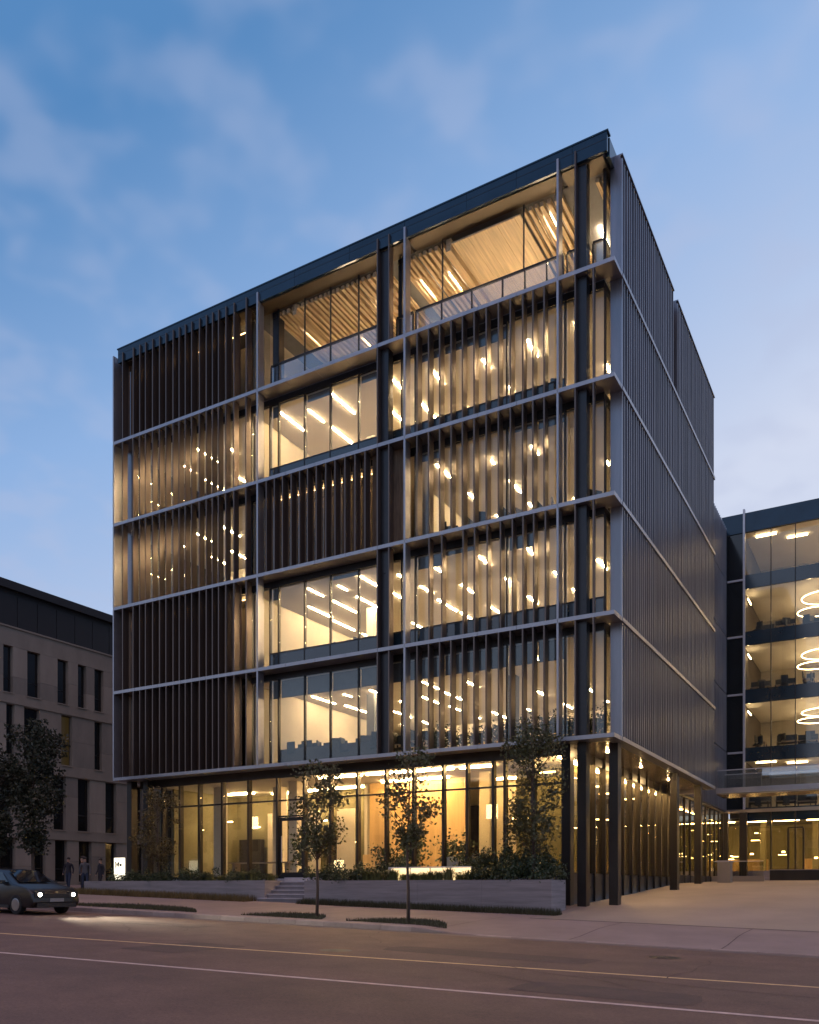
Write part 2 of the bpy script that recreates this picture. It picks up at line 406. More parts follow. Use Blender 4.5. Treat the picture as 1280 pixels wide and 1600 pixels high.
# headlight streaks put into colour as pale and yellow strips on the road
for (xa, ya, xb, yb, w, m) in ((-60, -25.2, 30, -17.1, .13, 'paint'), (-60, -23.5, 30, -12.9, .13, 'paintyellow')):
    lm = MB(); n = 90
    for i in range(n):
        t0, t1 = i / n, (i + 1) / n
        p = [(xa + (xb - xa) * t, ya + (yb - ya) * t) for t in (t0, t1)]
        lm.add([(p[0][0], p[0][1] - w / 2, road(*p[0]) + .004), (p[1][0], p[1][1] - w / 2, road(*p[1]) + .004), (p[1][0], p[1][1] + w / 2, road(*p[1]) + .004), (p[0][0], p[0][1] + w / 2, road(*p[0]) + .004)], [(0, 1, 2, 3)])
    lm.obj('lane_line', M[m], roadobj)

# ------------------------------------------------------------------ main building
Z = [7.09, 11.46, 15.70, 19.93, 24.06]; ZT = 28.40; GF = 2.02
BW = -25.71
off = root('office_building', (-12.8, 9.5, GF), 'six storey office block with bronze vertical fins and warm lit windows', 'building')
def b(name, x0, x1, y0, y1, z0, z1, m, p=off, bev=0): return box(name, x0, x1, y0, y1, z0, z1, M[m], p, bev)
def slab_x(z): return z
# floor slabs, ceilings, core walls
XL, XR = -25.2, -.62
for i, z in enumerate(Z):
    b('floor_slab', XL + .1, XR - .05, .95, 18.6, z - (.40 if i else .045), z - .03, 'slab')
    b('floor_finish', XL + .1, XR - .05, .95, 18.6, z - .028, z + .02, 'floor')
    if i > 0: b('ceiling', XL + .12, XR - .07, .93, 18.55, z - .46, z - .405, 'ceiling')
b('roof_slab', XL, -.5, .24, 18.7, 28.06, 28.30, 'slab')
# facade beams: a thin shelf at every storey, in front of the glass
bays = [BW, -16.33, -9.95, -8.65, -2.13, 0]
for i, z in enumerate(Z):
    for a, c in zip(bays, bays[1:]):
        nb_ = max(1, round((c - a) / 1.55))
        for q in range(nb_): b('beam', a + (c - a) * q / nb_ + .007, a + (c - a) * (q + 1) / nb_ - .007, random.uniform(0, .004), .78, z - .15, z, 'beam')
    b('beam_end', -.60, .0, .786, 1.0, z - .15, z, 'beam')
    b('head_frame', XL, XR, .80, .92, z - .42, z - .155, 'mullion') if i > 0 else None
# tall posts between the bays
for i in range(5):
    z0 = Z[i]; z1 = Z[i + 1] - .15 if i < 4 else ZT
    for x, w, d in ((BW + .04, .08, .55), (-16.33, .09, .42), (-9.95, .06, .42), (-8.65, .09, .42), (-2.13, .08, .42), (-1.46, .05, .40)):
        b('post', x - w / 2, x + w / 2, -.004, d, z0, z1, 'beam' if w > .06 else 'fin')
for x0, x1 in ((-9.90, -9.56), (-1.43, -1.11), (-16.22, -15.98)):
    if x0 < -16: 
        continue
    b('steel_column', x0, x1, .24, .62, Z[0] + .002, 27.97, 'dark')
# fins
FIN = {
 0: [-25.02, -24.27, -23.81, -23.41, -22.92, -22.45, -22.02, -21.55, -21.15, -20.75, -20.34, -19.85, -19.41, -19.03, -18.66, -18.21, -17.72, -17.0],
 2: [-8.08, -7.55, -7.05, -6.54, -6.04, -5.54, -5.02, -4.51, -4.02, -3.52, -3.11, -2.67],
 1: [-15.82, -15.36, -14.9, -14.42, -13.96, -13.53, -13.06, -12.56, -12.08, -11.57, -11.06, -10.56],
 3: [-.78], 4: [-9.40]}
F2R = [-7.53, -6.95, -6.01, -5.52, -4.98, -4.42, -3.93, -3.5, -3.07, -2.61]
def fins(i, xs, depth=.36, y0=0., angle=0.):
    z0 = Z[i] + .001; z1 = (Z[i + 1] - .152) if i < 4 else ZT
    for k, x in enumerate(xs):
        o = b('fin', x - .028, x + .028, y0 + .002, y0 + depth, z0, z1, 'fin')
        if angle: o.rotation_euler = (0, 0, angle + random.uniform(-.03, .03))
for i in range(5): fins(i, FIN[0], .33 if i in (2, 3) else .40, 0, R(3) if i not in (2, 3) else 0)
for i in (0, 2, 3): fins(i, FIN[2], .43, 0, R(2))
fins(1, F2R, .38, 0, R(2))
fins(2, FIN[1], .36)
for i in (0, 1, 2, 3): fins(i, FIN[3], .18)
for i in (0, 1, 2, 4): fins(i, FIN[4], .34)
# curtain wall glass: panes, mullions
MULL = {0: [-25.2, -23.6, -22.0, -20.4, -18.8, -17.35, -16.25], 1: [-16.25, -15.76, -14.29, -12.89, -11.41, -9.95], 4: [-9.95, -9.25, -8.60],
        2: [-8.60, -7.34, -5.9, -4.5, -3.3, -2.13], 3: [-2.13, -1.43, -.62]}
for i in range(5):
    z0 = Z[i] + .005; z1 = (Z[i + 1] - .425) if i < 4 else 27.98
    lo = z0
    for bay, xs in MULL.items():
        sp = 0
        if i in (1, 3) and bay in (1, 2, 4): sp = .78
        if i == 1 and bay == 3: sp = .78
        if i < 4 or bay == 0:
            for a, c in zip(xs, xs[1:]):
                if bay == 2 and i == 2 and False: continue
                b('pane', a + .03, c - .03, .83, .85, z0 + max(sp, .05), z1, 'glass')
                if sp: b('spandrel_panel', a + .03, c - .03, .80, .90, z0, z0 + sp - .03, 'spandrel')
                elif i < 4: b('sill_panel', a + .03, c - .03, .80, .90, z0, z0 + .05, 'mullion')
            for x in xs[:-1] if bay != 3 else xs[:-1] + [-.60]:
                b('mullion', x - .028, x + .028, .785, .93, z0, z1 + .01, 'mullion')
            if sp: b('transom', xs[0], xs[-1], .79, .92, z0 + sp - .03, z0 + sp + .03, 'mullion')
# glass that returns round the right corner
for i in range(5):
    z0 = Z[i] + .005; z1 = (Z[i + 1] - .425) if i < 4 else 27.98
    b('pane', -.61, -.59, .95, 2.4, z0 + .05, z1, 'glass')
    b('corner_mullion', -.655, -.565, .79, .91, z0, z1 + .01, 'mullion') if i == 4 else None
    b('side_wall', -.60, -.47, 2.42, 18.6, z0, z1 + .35, 'wall')
# left flank wall and rear wall
for i in range(5):
    z0 = Z[i] + .02; z1 = (Z[i + 1] - .46) if i < 4 else 27.98
    b('flank_pane', XL + .0, XL + .04, 1.0, 18.6, z0, z1, 'glassdark')
    b('rear_wall', XL + .1, XR, 18.62, 18.8, z0 - .4, z1 + .4, 'wall')
# room dividers and the core
def wall(x0, x1, y0, y1, i, m='wall'):
    b('partition', x0, x1, y0, y1, Z[i] + .021, (Z[i + 1] - .465) if i < 4 else 27.97, m)
for i in range(5): wall(-17.42, -17.30, 1.05, 12, i, 'tanwall')
wall(-23.5, -17.5, 6.5, 6.62, 0, 'darkwall'); wall(-23.5, -17.5, 6.5, 6.62, 1, 'darkwall')
wall(-24.6, -17.5, 7.0, 7.12, 2); wall(-24.6, -17.5, 7.0, 7.12, 3)
wall(-17.2, -1.2, 14.5, 14.62, 0); wall(-17.2, -1.2, 13, 13.12, 1); wall(-17.2, -1.2, 13.5, 13.62, 2); wall(-17.2, -1.2, 13.5, 13.62, 3)
wall(-9.7, -9.6, 4.0, 12, 2); wall(-17.2, -9.75, 2.0, 2.1, 2, 'tanwall')
for i in (0, 1, 3):
    for x in (-13.6, -6.2):
        b('inner_column', x - .22, x + .22, 5.2, 5.64, Z[i] + .02, Z[i + 1] - .46, 'blind' if i == 0 else 'ceiling')
# dark perforated panels behind the fins of the closed bays
for a, c in zip([-16.25] + FIN[1], FIN[1] + [-9.98]):
    b('backing_panel', a + .055, c - .035, .50, .54, Z[2] + .01, Z[3] - .16, 'backing')
b('backing_panel', -9.52, -8.72, .56, .60, Z[2] + .01, Z[3] - .16, 'backing')
bx = [-25.6] + FIN[0]
for a, c in zip(bx[:-2], bx[1:-1]):
    b('backing_panel', a + .05, c - .05, .50, .54, Z[4] + .01, ZT - .25, 'backing')
    for i in (0, 1): b('backing_panel', a + .04, c - .015, .56, .60, Z[i] + .01, Z[i + 1] - .16, 'backing')
for z, x0, x1 in ((Z[2], -16.1, -10.1), (Z[4], -25, -17.6), (Z[1], -25, -17.6)):
    b('cavity_lamp', x0, x1, 1.10, 1.14, z + 3.66, z + 3.69, 'cavity')  # added strip, out of sight, makes the gaps between panels glow
    if z != Z[2]: b('cavity_wall', x0, x1, 1.9, 2.0, z + .03, z + 3.6, 'tanwall')
b('low_cabinet', -16.1, -10.1, 1.25, 1.65, Z[0] + .021, Z[0] + .82, 'darkwall'); b('low_cabinet', -15.9, -10.3, 6.0, 6.5, Z[1] + .021, Z[1] + 1.3, 'tanwall')
for i, x, y, w_ in ((0, -14.5, 9, 2.4), (0, -10.8, 11, 1.8), (0, -6, 9.5, 2.6), (1, -12.6, 10, 2.2), (1, -5, 8, 1.6), (2, -4.2, 9, 2.2), (3, -9, 9, 2.0)):
    b('bookcase', x, x + w_, y, y + .35, Z[i] + .021, Z[i] + 2.3, 'darkwall')
    for q in range(4): b('shelf', x + .04, x + w_ - .04, y - .02, y - .003, Z[i] + .3 + q * .5, Z[i] + .62 + q * .5, ('tanwall', 'ply', 'wallgreen', 'wall')[(q + int(-x)) % 4])
for i, bay in ((1, 2), (2, 2), (3, 1), (3, 2), (1, 1)):
    for a, c in zip(MULL[bay], MULL[bay][1:]):
        if random.random() < .45: b('roller_blind', a + .05, c - .05, .97, .98, Z[i + 1] - random.choice((.62, .75, .95)), Z[i + 1] - .43, 'blind')
# roller blinds on the lowest glazed storey
for a, c in list(zip(MULL[1], MULL[1][1:])) + list(zip(MULL[2], MULL[2][1:])) + list(zip(MULL[4], MULL[4][1:])):
    b('roller_blind', a + .05, c - .05, .97, .985, Z[1] - 1.25, Z[1] - .43, 'blind')
# ceiling lamps (linear), per storey
def lamps(i, x0, x1, y0, y1, nx, ny, length=2.4, m='lamp', drop=-.07, w=.028, skip=0.):
    zc = Z[i + 1] - .462 + -.07 - .0 + .0
    for ix in range(nx):
        for iy in range(ny):
            if random.random() < skip: continue
            x = x0 + (x1 - x0) * (ix + .5) / nx + random.uniform(-.15, .15); y = y0 + (y1 - y0) * (iy + .5) / ny + random.uniform(-.2, .2)
            ln = length * random.choice((.35, .6, 1, 1, 1)); mm = random.choice(('lamp', 'lampsoft', 'lampsoft', 'lampdim')) if m == 'lamp' else m
            b('ceiling_lamp', x - w / 2, x + w / 2, y - ln / 2, y + ln / 2, zc + .045, zc + .069, m)
for i_, y_ in ((0, 14.2), (1, 12.6), (3, 12.8)):
    lamps(i_, -17, -9.4, 1.2, y_, 5, 5, 2.0, skip=.15); lamps(i_, -9.4, -1, 1.2, y_, 4, 4, 1.3, skip=.12)
lamps(2, -9.2, -1, 1.4, 12, 4, 4, 1.3, skip=.1)
for i_ in (2, 3): lamps(i_, -24.5, -17.7, 1.6, 6.8, 4, 2, 1.5)
# top storey terrace: open bays, balustrade, slatted timber ceiling
for a, c, kind in ((-16.2, -9.98, 'slat'), (-9.55, -8.70, 'slat'), (-8.58, -7.25, 'slat'), (-3.95, -2.2, 'slat'), (-1.05, -.62, 'slat')):
    x = a + .06
    while x < c - .05:
        w = random.uniform(.10, .15)
        b('slat', x, min(x + w, c), .95, 12.5, 27.70 + random.uniform(-.03, .03), 27.88, 'slat')
        x += w + random.uniform(.10, .16)
x = -7.0
while x < -4.0:
    b('plank', x, min(x + .245, -3.99), .95, 12.5, 27.70 + random.uniform(-.008, .008), 27.76, 'plank'); x += .25
b('ceiling_beam', -7.24, -7.02, .95, 12.5, 27.45, 27.95, 'slat')
b('ceiling_beam', -15.05, -14.85, .95, 12.5, 27.48, 27.95, 'slat')
b('ceiling', XL, XR, .95, 18.5, 28.0, 28.055, 'blind')
b('terrace_wall', -17.2, -.7, 12.6, 12.75, Z[4] + .03, 27.98, 'wall')
for x, y in ((-15.3, 3.2), (-13.4, 5.0), (-11.4, 3.2), (-10.3, 6.0), (-9.1, 3), (-7.9, 3.2), (-3.1, 2.4), (-3.3, 6), (-5.6, 6.5), (-1.6, 4), (-5.2, 9), (-12.5, 9.2)):
    b('terrace_lamp', x - .05, x + .05, y - .6, y + .6, 27.91, 27.95, 'lampt')
for x, y in ((-14.4, 4.4), (-12.0, 4.6), (-6.6, 3.2), (-4.2, 4.2), (-2.9, 3.6), (-9.2, 3.8), (-5.4, 5.6), (-1.3, 3.6)):
    b('floor_uplight', x - .5, x + .5, y - .05, y + .05, Z[4] + .03, Z[4] + .12, 'lampt')
posts = [-16.2, -15.76, -14.29, -12.89, -11.41, -9.98], [-9.5, -8.72], [-8.58, -7.38, -6.02, -4.69, -3.75, -2.86, -2.2], [-2.05, -1.46], [-1.05, -.62]
for run in posts:
    b('handrail', run[0], run[-1], .80, .88, Z[4] + 1.33, Z[4] + 1.41, 'mullion')
    for a, c in zip(run, run[1:]):
        b('balustrade_panel', a + .03, c - .03, .83, .85, Z[4] + .06, Z[4] + 1.32, 'balglass')
    for x in run: b('baluster', x - .025, x + .025, .80, .88, Z[4], Z[4] + 1.33, 'mullion')
for x in (-15.76, -14.29, -12.89, -11.41, -9.25, -7.34, -3.8):
    b('terrace_mullion', x - .022, x + .022, .81, .87, Z[4] + 1.41, 27.93, 'mullion')
b('terrace_column', -16.2, -15.85, .95, 1.35, Z[4], 27.96, 'dark'); b('terrace_column', -9.5, -9.35, .95, 1.2, Z[4], 27.96, 'dark')
b('handrail', -.66, -.58, .9, 2.4, Z[4] + 1.33, Z[4] + 1.41, 'mullion')
# roof edge: fascia, its soffit and the roof parapet
b('fascia_joint', -25.44, -.31, .094, .102, 28.43, 28.445, 'dark')
xs = [-25.45, -21.9, -18.2, -16.35, -14.3, -11.4, -8.7, -5.9, -3.8, -1.6, -.30]
for a, c in zip(xs, xs[1:]):
    b('fascia_panel', a + .006, c - .006, .10, .22, 28.02, 28.70, 'parapet')
b('roof_coping', -25.5, -.26, .08, .40, 28.703, 28.76, 'parapet')
for a, c in ((-25.4, -17.0), (-16.9, -9.98), (-9.9, -8.72), (-8.58, -2.2), (-2.05, -1.46), (-1.4, -.5)):
    b('terrace_soffit', a, c, .225, .94, 27.98, 28.05, 'bronze')
b('parapet_side', -.42, -.30, .41, 18.9, 28.02, 28.70, 'parapet'); b('parapet_side', -25.45, -25.33, .41, 18.9, 28.02, 28.70, 'parapet')
b('parapet_rear', -25.3, -.45, 18.75, 18.9, 27.9, 28.70, 'parapet')
b('roof_deck', -25.3, -.45, .42, 18.7, 28.31, 28.36, 'dark')
# ribbed screen on the right flank
D0, D1 = 1.0, 19.0
for i in range(5):
    z0 = Z[i] + .002; z1 = (Z[i + 1] - .152) if i < 4 else ZT
    runs = [(D0, D1)] if i < 4 else [(D0, 9.3), (10.0, D1)]
    for a, c in runs:
        b('screen_panel', -.45, -.075, a, c, z0, z1, 'screen')
    if i == 4: b('dark_recess', -.45, -.30, 9.303, 9.997, z0, z1 - .4, 'backing')
    y = D0 + .03
    k = 0
    while y < D1 - .05:
        if not (i == 4 and 9.2 < y < 10.0):
            b('rib', -.072, -.0 - (k % 3 == 1) * .012, y - .022, y + .022, z0, z1 - (.05 if i < 4 else .13), 'rib')
        y += .31; k += 1
    b('rail', -.46, .02, 1.003, D1 + .02, Z[i] - .15, Z[i], 'beam')
    if i == 4:
        for a, c in runs: b('screen_coping', -.46, .012, a, c, ZT + .002, ZT + .05, 'rib')
# left flank screen
for i in range(5):
    z0 = Z[i] + .002; z1 = (Z[i + 1] - .152) if i < 4 else ZT
    b('screen_panel', BW, BW + .35, .9, D1, z0, z1, 'screen'); b('rail', BW - .02, BW + .4, .79, D1, Z[i] - .15, Z[i], 'beam')
# soffit over the ground storey
b('soffit', BW + .4, -.47, .79, D1, Z[0] - .15, Z[0] - .05, 'soffit')
b('bulkhead', -24.9, -2.3, 1.05, 1.16, Z[0] - .50, Z[0] - .155, 'column')
b('bulkhead', -2.2, -2.1, 1.05, 18.6, Z[0] - .50, Z[0] - .155, 'column')

# ground storey: columns, glass, rooms
for x, y in ((-2.05, 2.0 - 1.1), (-1.38, .72), (-.42, 1.5), (-.42, 11.2), (-.42, 16.7), (-.42, 6.4 + 30)):
    if y > 30: continue
    zb = G(x, y) - .1
    b('steel_column', x - .17, x + .17, y - .22, y + .22, zb, Z[0] - .155, 'column', bev=.012)
for x in (-25.2, -24.05): b('steel_column', x - .17, x + .17, .6, 1.0, .9, Z[0] - .155, 'column', bev=.012)
GM = [-23.4, -22.2, -20.92, -19.43, -17.8, -16.08, -14.54, -13.1, -11.67, -10.22, -8.87, -7.46, -6.37, -5.22, -4.72, -3.5, -2.32]
for k, (a, c) in enumerate(zip(GM, GM[1:])):
    dark = c > -6.3
    if k == 5:   # the entrance bay: door with a transom light
        dr = b('door', a + .10, c - .10, 1.18, 1.24, GF + .04, GF + 2.75, 'mullion')
        dr.data = dr.data.copy()
        bpy.data.objects.remove(dr)
        dm = MB(); x0, x1 = a + .08, c - .08
        dm.box(x0, x0 + .12, -.03, .03, 0, 2.72); dm.box(x1 - .12, x1, -.03, .03, 0, 2.72); dm.box(x0 + .12, x1 - .12, -.03, .03, 0, .2); dm.box(x0 + .12, x1 - .12, -.03, .03, 2.56, 2.72)
        dr = dm.obj('door', M['mullion'], off, (0, 1.21, GF + .03))
        b('door_glass', x0 + .125, x1 - .125, 1.20, 1.22, GF + .235, GF + 2.585, 'glass', dr)
        b('handle', x0 + .16, x0 + .19, 1.10, 1.13, GF + .7, GF + 1.9, 'white', dr)
        b('pane', a + .05, c - .05, 1.20, 1.22, GF + 2.85, GF + 3.5, 'glass')
        b('transom', a + .05, c - .05, 1.16, 1.25, GF + 2.77, GF + 2.84, 'mullion')
    else:
        b('pane', a + .05, c - .05, 1.20, 1.22, GF + .06, GF + 3.5, 'glassdark' if dark else 'glass')
    b('pane', a + .05, c - .05, 1.20, 1.22, GF + 3.58, Z[0] - .5, 'glassdark' if dark else 'glass')
    b('transom', a + .05, c - .05, 1.16, 1.25, GF + 3.505, GF + 3.575, 'mullion')
    b('sill_panel', a + .05, c - .05, 1.15, 1.26, GF - .05, GF + .055, 'mullion')
for x in GM: b('mullion', x - .05, x + .05, 1.08, 1.34, GF - .02, Z[0] - .155, 'column')
gy = [1.34, 2.8, 4.2, 5.6, 7.0, 8.4, 9.8, 11.2, 12.6, 14.0, 15.4, 16.8, 18.2]
for a, c in zip(gy, gy[1:]):
    b('pane', -2.19, -2.17, a + .04, c - .04, GF + .12, Z[0] - .5, 'glassdark')
    b('plinth_panel', -2.24, -2.10, a + .03, c - .03, G(-2, a) - .1, GF + .05, 'dark')
    b('sill_panel', -2.22, -2.12, a + .04, c - .04, GF + .052, GF + .118, 'mullion')
for y in gy: b('mullion', -2.30, -2.02, y - .045, y + .045, G(-2, y) - .1, Z[0] - .155, 'column')
for y in (3.2, 8.2, 13.4):
    b('downlight', -1.25, -1.19, y - .03, y + .03, Z[0] - .172, Z[0] - .151, 'spot')
b('floor_slab', -25.0, -2.32, .6, 18.6, GF - .5, GF - .06, 'slab'); b('floor_finish', -25.0, -2.32, 1.27, 18.6, GF - .058, GF + .0, 'floor')
b('ceiling', -24.9, -2.32, 1.3, 18.6, Z[0] - .40, Z[0] - .34, 'ceiling')
b('rear_wall', -25.0, -2.3, 18.62, 18.8, GF - .5, Z[0] - .2, 'darkwall')
b('timber_wall', -13.9, -8.7, 5.6, 5.75, GF + .002, Z[0] - .405, 'ply')
b('timber_wall', -11.6, -11.45, 3.6, 5.58, GF + .002, GF + 3.9, 'ply')
b('partition', -8.6, -5.6, 8.0, 8.15, GF + .002, Z[0] - .405, 'wall')
b('partition', -5.5, -2.6, 4.2, 4.35, GF + .002, Z[0] - .405, 'wallgreen')
b('partition', -5.6, -5.48, 4.4, 12, GF + .002, Z[0] - .405, 'darkwall')
b('partition', -24.5, -14.2, 7.5, 7.65, GF + .002, Z[0] - .405, 'wallgreen')
b('partition', -14.2, -14.05, 5.6, 12, GF + .002, Z[0] - .405, 'wall')
for x, y in ((-21.6, 3.4), (-18.7, 4.6), (-16.6, 3.2), (-19.9, 6.2), (-7.1, 4.6)):
    b('inner_column', x - .25, x + .25, y - .25, y + .25, GF + .002, Z[0] - .405, 'wall')
for x, y in ((-18.4, 6.9), (-16.0, 6.6), (-20.9, 7.0)):
    b('wall_panel', x - .55, x + .55, y, y + .08, GF + .3, GF + 3.6, 'wall')
for y in np.arange(1.4, 18, 1.7):
    b('pane', -24.92, -24.90, y + .04, y + 1.66, GF + .1, Z[0] - .5, 'glassdark'); b('mullion', -24.98, -24.84, y - .04, y + .04, GF, Z[0] - .155, 'column')
b('partition', -24.2, -24.08, 2.6, 7.5, GF + .002, Z[0] - .405, 'wallgreen')
for x, y, z in ((-23.9, 4.2, 4.6), (-23.9, 5.4, 3.4), (-22.6, 7.3, 4.9), (-20.2, 7.3, 3.2), (-18.0, 7.3, 5.1), (-16.2, 7.3, 3.9), (-23.9, 6.5, 5.2), (-21.4, 7.3, 4.2)):
    b('wall_lamp', x, x + .35, y - .03, y + .03, z, z + .05, 'spotdim')
for x0 in (-23.4, -20.6, -17.4): b('bookcase', x0, x0 + 1.5, 6.9, 7.25, GF + .002, GF + 2.2, 'column')
b('reception_desk', -13.4, -12.2, 4.2, 4.9, GF + .002, GF + 1.1, 'ply', bev=.02)
b('long_table', -20.4, -16.6, 2.6, 3.3, GF + .72, GF + .78, 'desk'); b('table_leg', -20.2, -20.1, 2.7, 3.2, GF, GF + .72, 'desk'); b('table_leg', -16.9, -16.8, 2.7, 3.2, GF, GF + .72, 'desk')
b('display_unit', -8.1, -6.2, 2.4, 2.9, GF + .002, GF + .85, 'ceiling')
zc = Z[0] - .41
for (x0, x1, y) in ((-14.6, -12.3, 2.4), (-12.0, -10.0, 2.4), (-9.8, -7.7, 2.5), (-7.4, -5.8, 2.6), (-20.8, -18.9, 6.6), (-18.4, -16.6, 6.4), (-16.3, -14.6, 6.2), (-23.2, -21.4, 5.8), (-12.8, -9.2, 5.0), (-8.4, -6.2, 6.8)):
    b('cove_lamp', x0, x1, y - .07, y + .07, zc - .08, zc - .02, 'lampg')
for k, y in enumerate((2.6, 5.2, 8.4, 11.6, 14.8)): b('rear_lamp', -4.2, -3.2, y, y + .10, zc - .5, zc - .44, 'spotdim')
for y in (1.7, 5.0, 8.6, 12.2, 15.4): b('cove_lamp', -2.75, -2.69, y, y + 2.6, zc - .08, zc - .02, 'sidelamp')
for k, (y, z) in enumerate(((4.6, 5.2), (6.4, 4.9), (7.2, 3.4), (9.4, 5.3), (10.4, 4.5), (12.6, 5.0), (15.6, 5.2), (3.0, 4.4))):
    b('shelf_lamp', -5.2, -4.5, y, y + .05, z, z + .06, 'spotdim')

# ------------------------------------------------------------------ wing behind, on the right
wg = root('office_wing', (14, 44, 2.4), 'rear glass office wing with ring lights, seen beyond the driveway', 'building')
def w(name, x0, x1, y0, y1, z0, z1, m): return box(name, x0, x1, y0, y1, z0, z1, M[m], wg)
WY = 36.3
WX = [-1.06, .76, 2.37, 3.93, 5.55, 7.2, 8.85, 10.5, 12.2, 14, 17, 20, 24, 28]
WZ = [7.09] + Z[1:] + [28.3]
GW = 2.75
for i, z in enumerate(WZ):
    if i < 5: 
        w('floor_slab', -2.1, 29, WY + .25, 52, z - .45, z - .03, 'slab')
        w('floor_finish', -2.1, 29, WY + .25, 52, z - .027, z + .02, 'floor')
    w('ceiling', -2.1, 29, WY + .27, 52, z - .52, z - .455, 'ceiling')
    w('spandrel_panel', WX[0] + .05, 29, WY - .02, WY + .10, z - .75, z + .25, 'spandrel') if i < 5 else None
    w('rear_wall', -2.1, 29, 46, 46.2, z + .03, (WZ[i + 1] - .53) if i < 5 else z + .1, 'tanwall') if i < 5 else None
    w('side_wall', -2.1, -1.2, WY + .3, 46, z + .03, (WZ[i + 1] - .53), 'darkwall') if i < 5 else None
    w('beam', -2.2, -1.12, WY - .10, WY + .12, z - .14, z, 'white') if i < 5 else None
w('parapet', -2.62, 29, WY - .03, WY + .2, 27.45, 28.85, 'parapet'); w('roof_slab', -2.2, 29, WY + .2, 52, 28.3, 28.5, 'slab')
w('dark_strip_glass', -2.62, -1.12, WY + .02, WY + .06, 7.1, 27.4, 'win')
w('post', -1.12, -.98, WY - .18, WY + .1, 6.9, 29.1, 'white')
for i in range(5):
    z0 = WZ[i] + .26; z1 = WZ[i + 1] - .76 if i < 4 else 27.0
    for a, c in zip(WX, WX[1:]): w('pane', a + .03, c - .03, WY + .02, WY + .05, z0, z1, 'glass')
for x in WX[1:]: w('mullion', x - .03, x + .03, WY - .05, WY + .12, 6.9, 27.44, 'mullion')
w('beam', -12, 29, WY - .5, WY + .2, 6.95, 7.20, 'soffit'); w('plinth', -12, 29, WY - .1, WY + .2, 1.6, GW, 'concrete')
w('floor_finish', -12, 29, WY + .25, 50, GW - .1, GW, 'floor'); w('rear_wall', -12, 29, 43, 43.2, GW, 6.5, 'wallgreen'); w('ceiling', -12, 29, WY + .25, 43, 6.45, 6.5, 'blind')
gx = [-9, -6.5, -4.2, -2.4, -1.06, .76, 2.37, 3.93, 5.55, 7.2, 8.85, 10.5, 14, 18, 22, 26, 29]
for a, c in zip(gx, gx[1:]): w('pane', a + .04, c - .04, WY + .0, WY + .03, GW + .02, 6.6, 'glassdark')
for x in gx: w('mullion', x - .045, x + .045, WY - .1, WY + .16, GW, 6.94, 'column')
for x in (-2.3, -1.0): w('steel_column', x - .25, x + .25, WY - .9, WY - .5, 1.8, 6.94, 'column')
for x in (1.9, 2.9): w('door_frame', x - .06, x + .06, WY - .12, WY + .12, GW, GW + 3, 'column')
w('transom', 1.9, 2.9, WY - .08, WY + .1, GW + 3.0, GW + 3.1, 'column')
for x in np.arange(-8, 16, 2.2):
    w('strip_lamp', x, x + 1.7, WY + 1.2, WY + 1.28, 6.38, 6.44, 'lampg')
    w('desk_lamp', x + .4, x + .62, WY + 2.5, WY + 2.6, GW + .9 + (x % 1) * .6, GW + 1.0 + (x % 1) * .6, 'spotdim')
for k in range(26):
    xx = -8 + random.uniform(0, 22); zz = GW + random.choice((.9, 1.2, 2.4, 2.9, 3.3)); yy = random.uniform(38.5, 42)
    w('shelf_lamp', xx, xx + random.uniform(.15, .6), yy, yy + .05, zz, zz + .05, 'spotdim')
for x in (-7.5, -4, -.2, 3.4, 7, 11): w('inner_column', x - .2, x + .2, 39.5, 39.9, GW, 6.44, 'wallgreen')
for x in (-3, 2.5, 8): w('long_counter', x, x + 3, 40.5, 41.1, GW, GW + .95, 'ply')
def ring(name, x, y, z, r, t, m, parent):
    mb = MB(); n = 28
    mb.tube([(r * math.cos(2 * math.pi * k / n), r * math.sin(2 * math.pi * k / n), 0) for k in range(n + 1)], [t] * (n + 1), 6, 0, False)
    return mb.obj(name, m, parent, (x, y, z))
for i in range(5):
    zc = WZ[i + 1] - .55
    if i in (1, 2, 3):
        for (x, y, r) in ((4.2, 39.3, 1.7), (8.6, 40.5, 1.9), (3.2, 42.6, 1.3), (12.5, 40, 1.8)): ring('ring_lamp', x, y, zc - .75, r, .028, M['ring'], wg)
        w('wall_lamp', -1.0, -.94, 37.5, 39.0, zc - .6, zc - .5, 'ring')
    else:
        for (x, y) in ((2.2, 39.5), (4.6, 38.4), (4.9, 41.6), (7.4, 39.6), (.2, 38.2), (9.5, 41), (12, 39)):
            w('ceiling_lamp', x - .7, x + .7, y - .05, y + .05, zc - .12, zc - .04, 'ring')
    for x in (6.3, 11.0, 18): w('ceiling_lamp', x - .03, x + .03, 37.6, 44.5, zc - .03, zc + .02, 'winglamp')
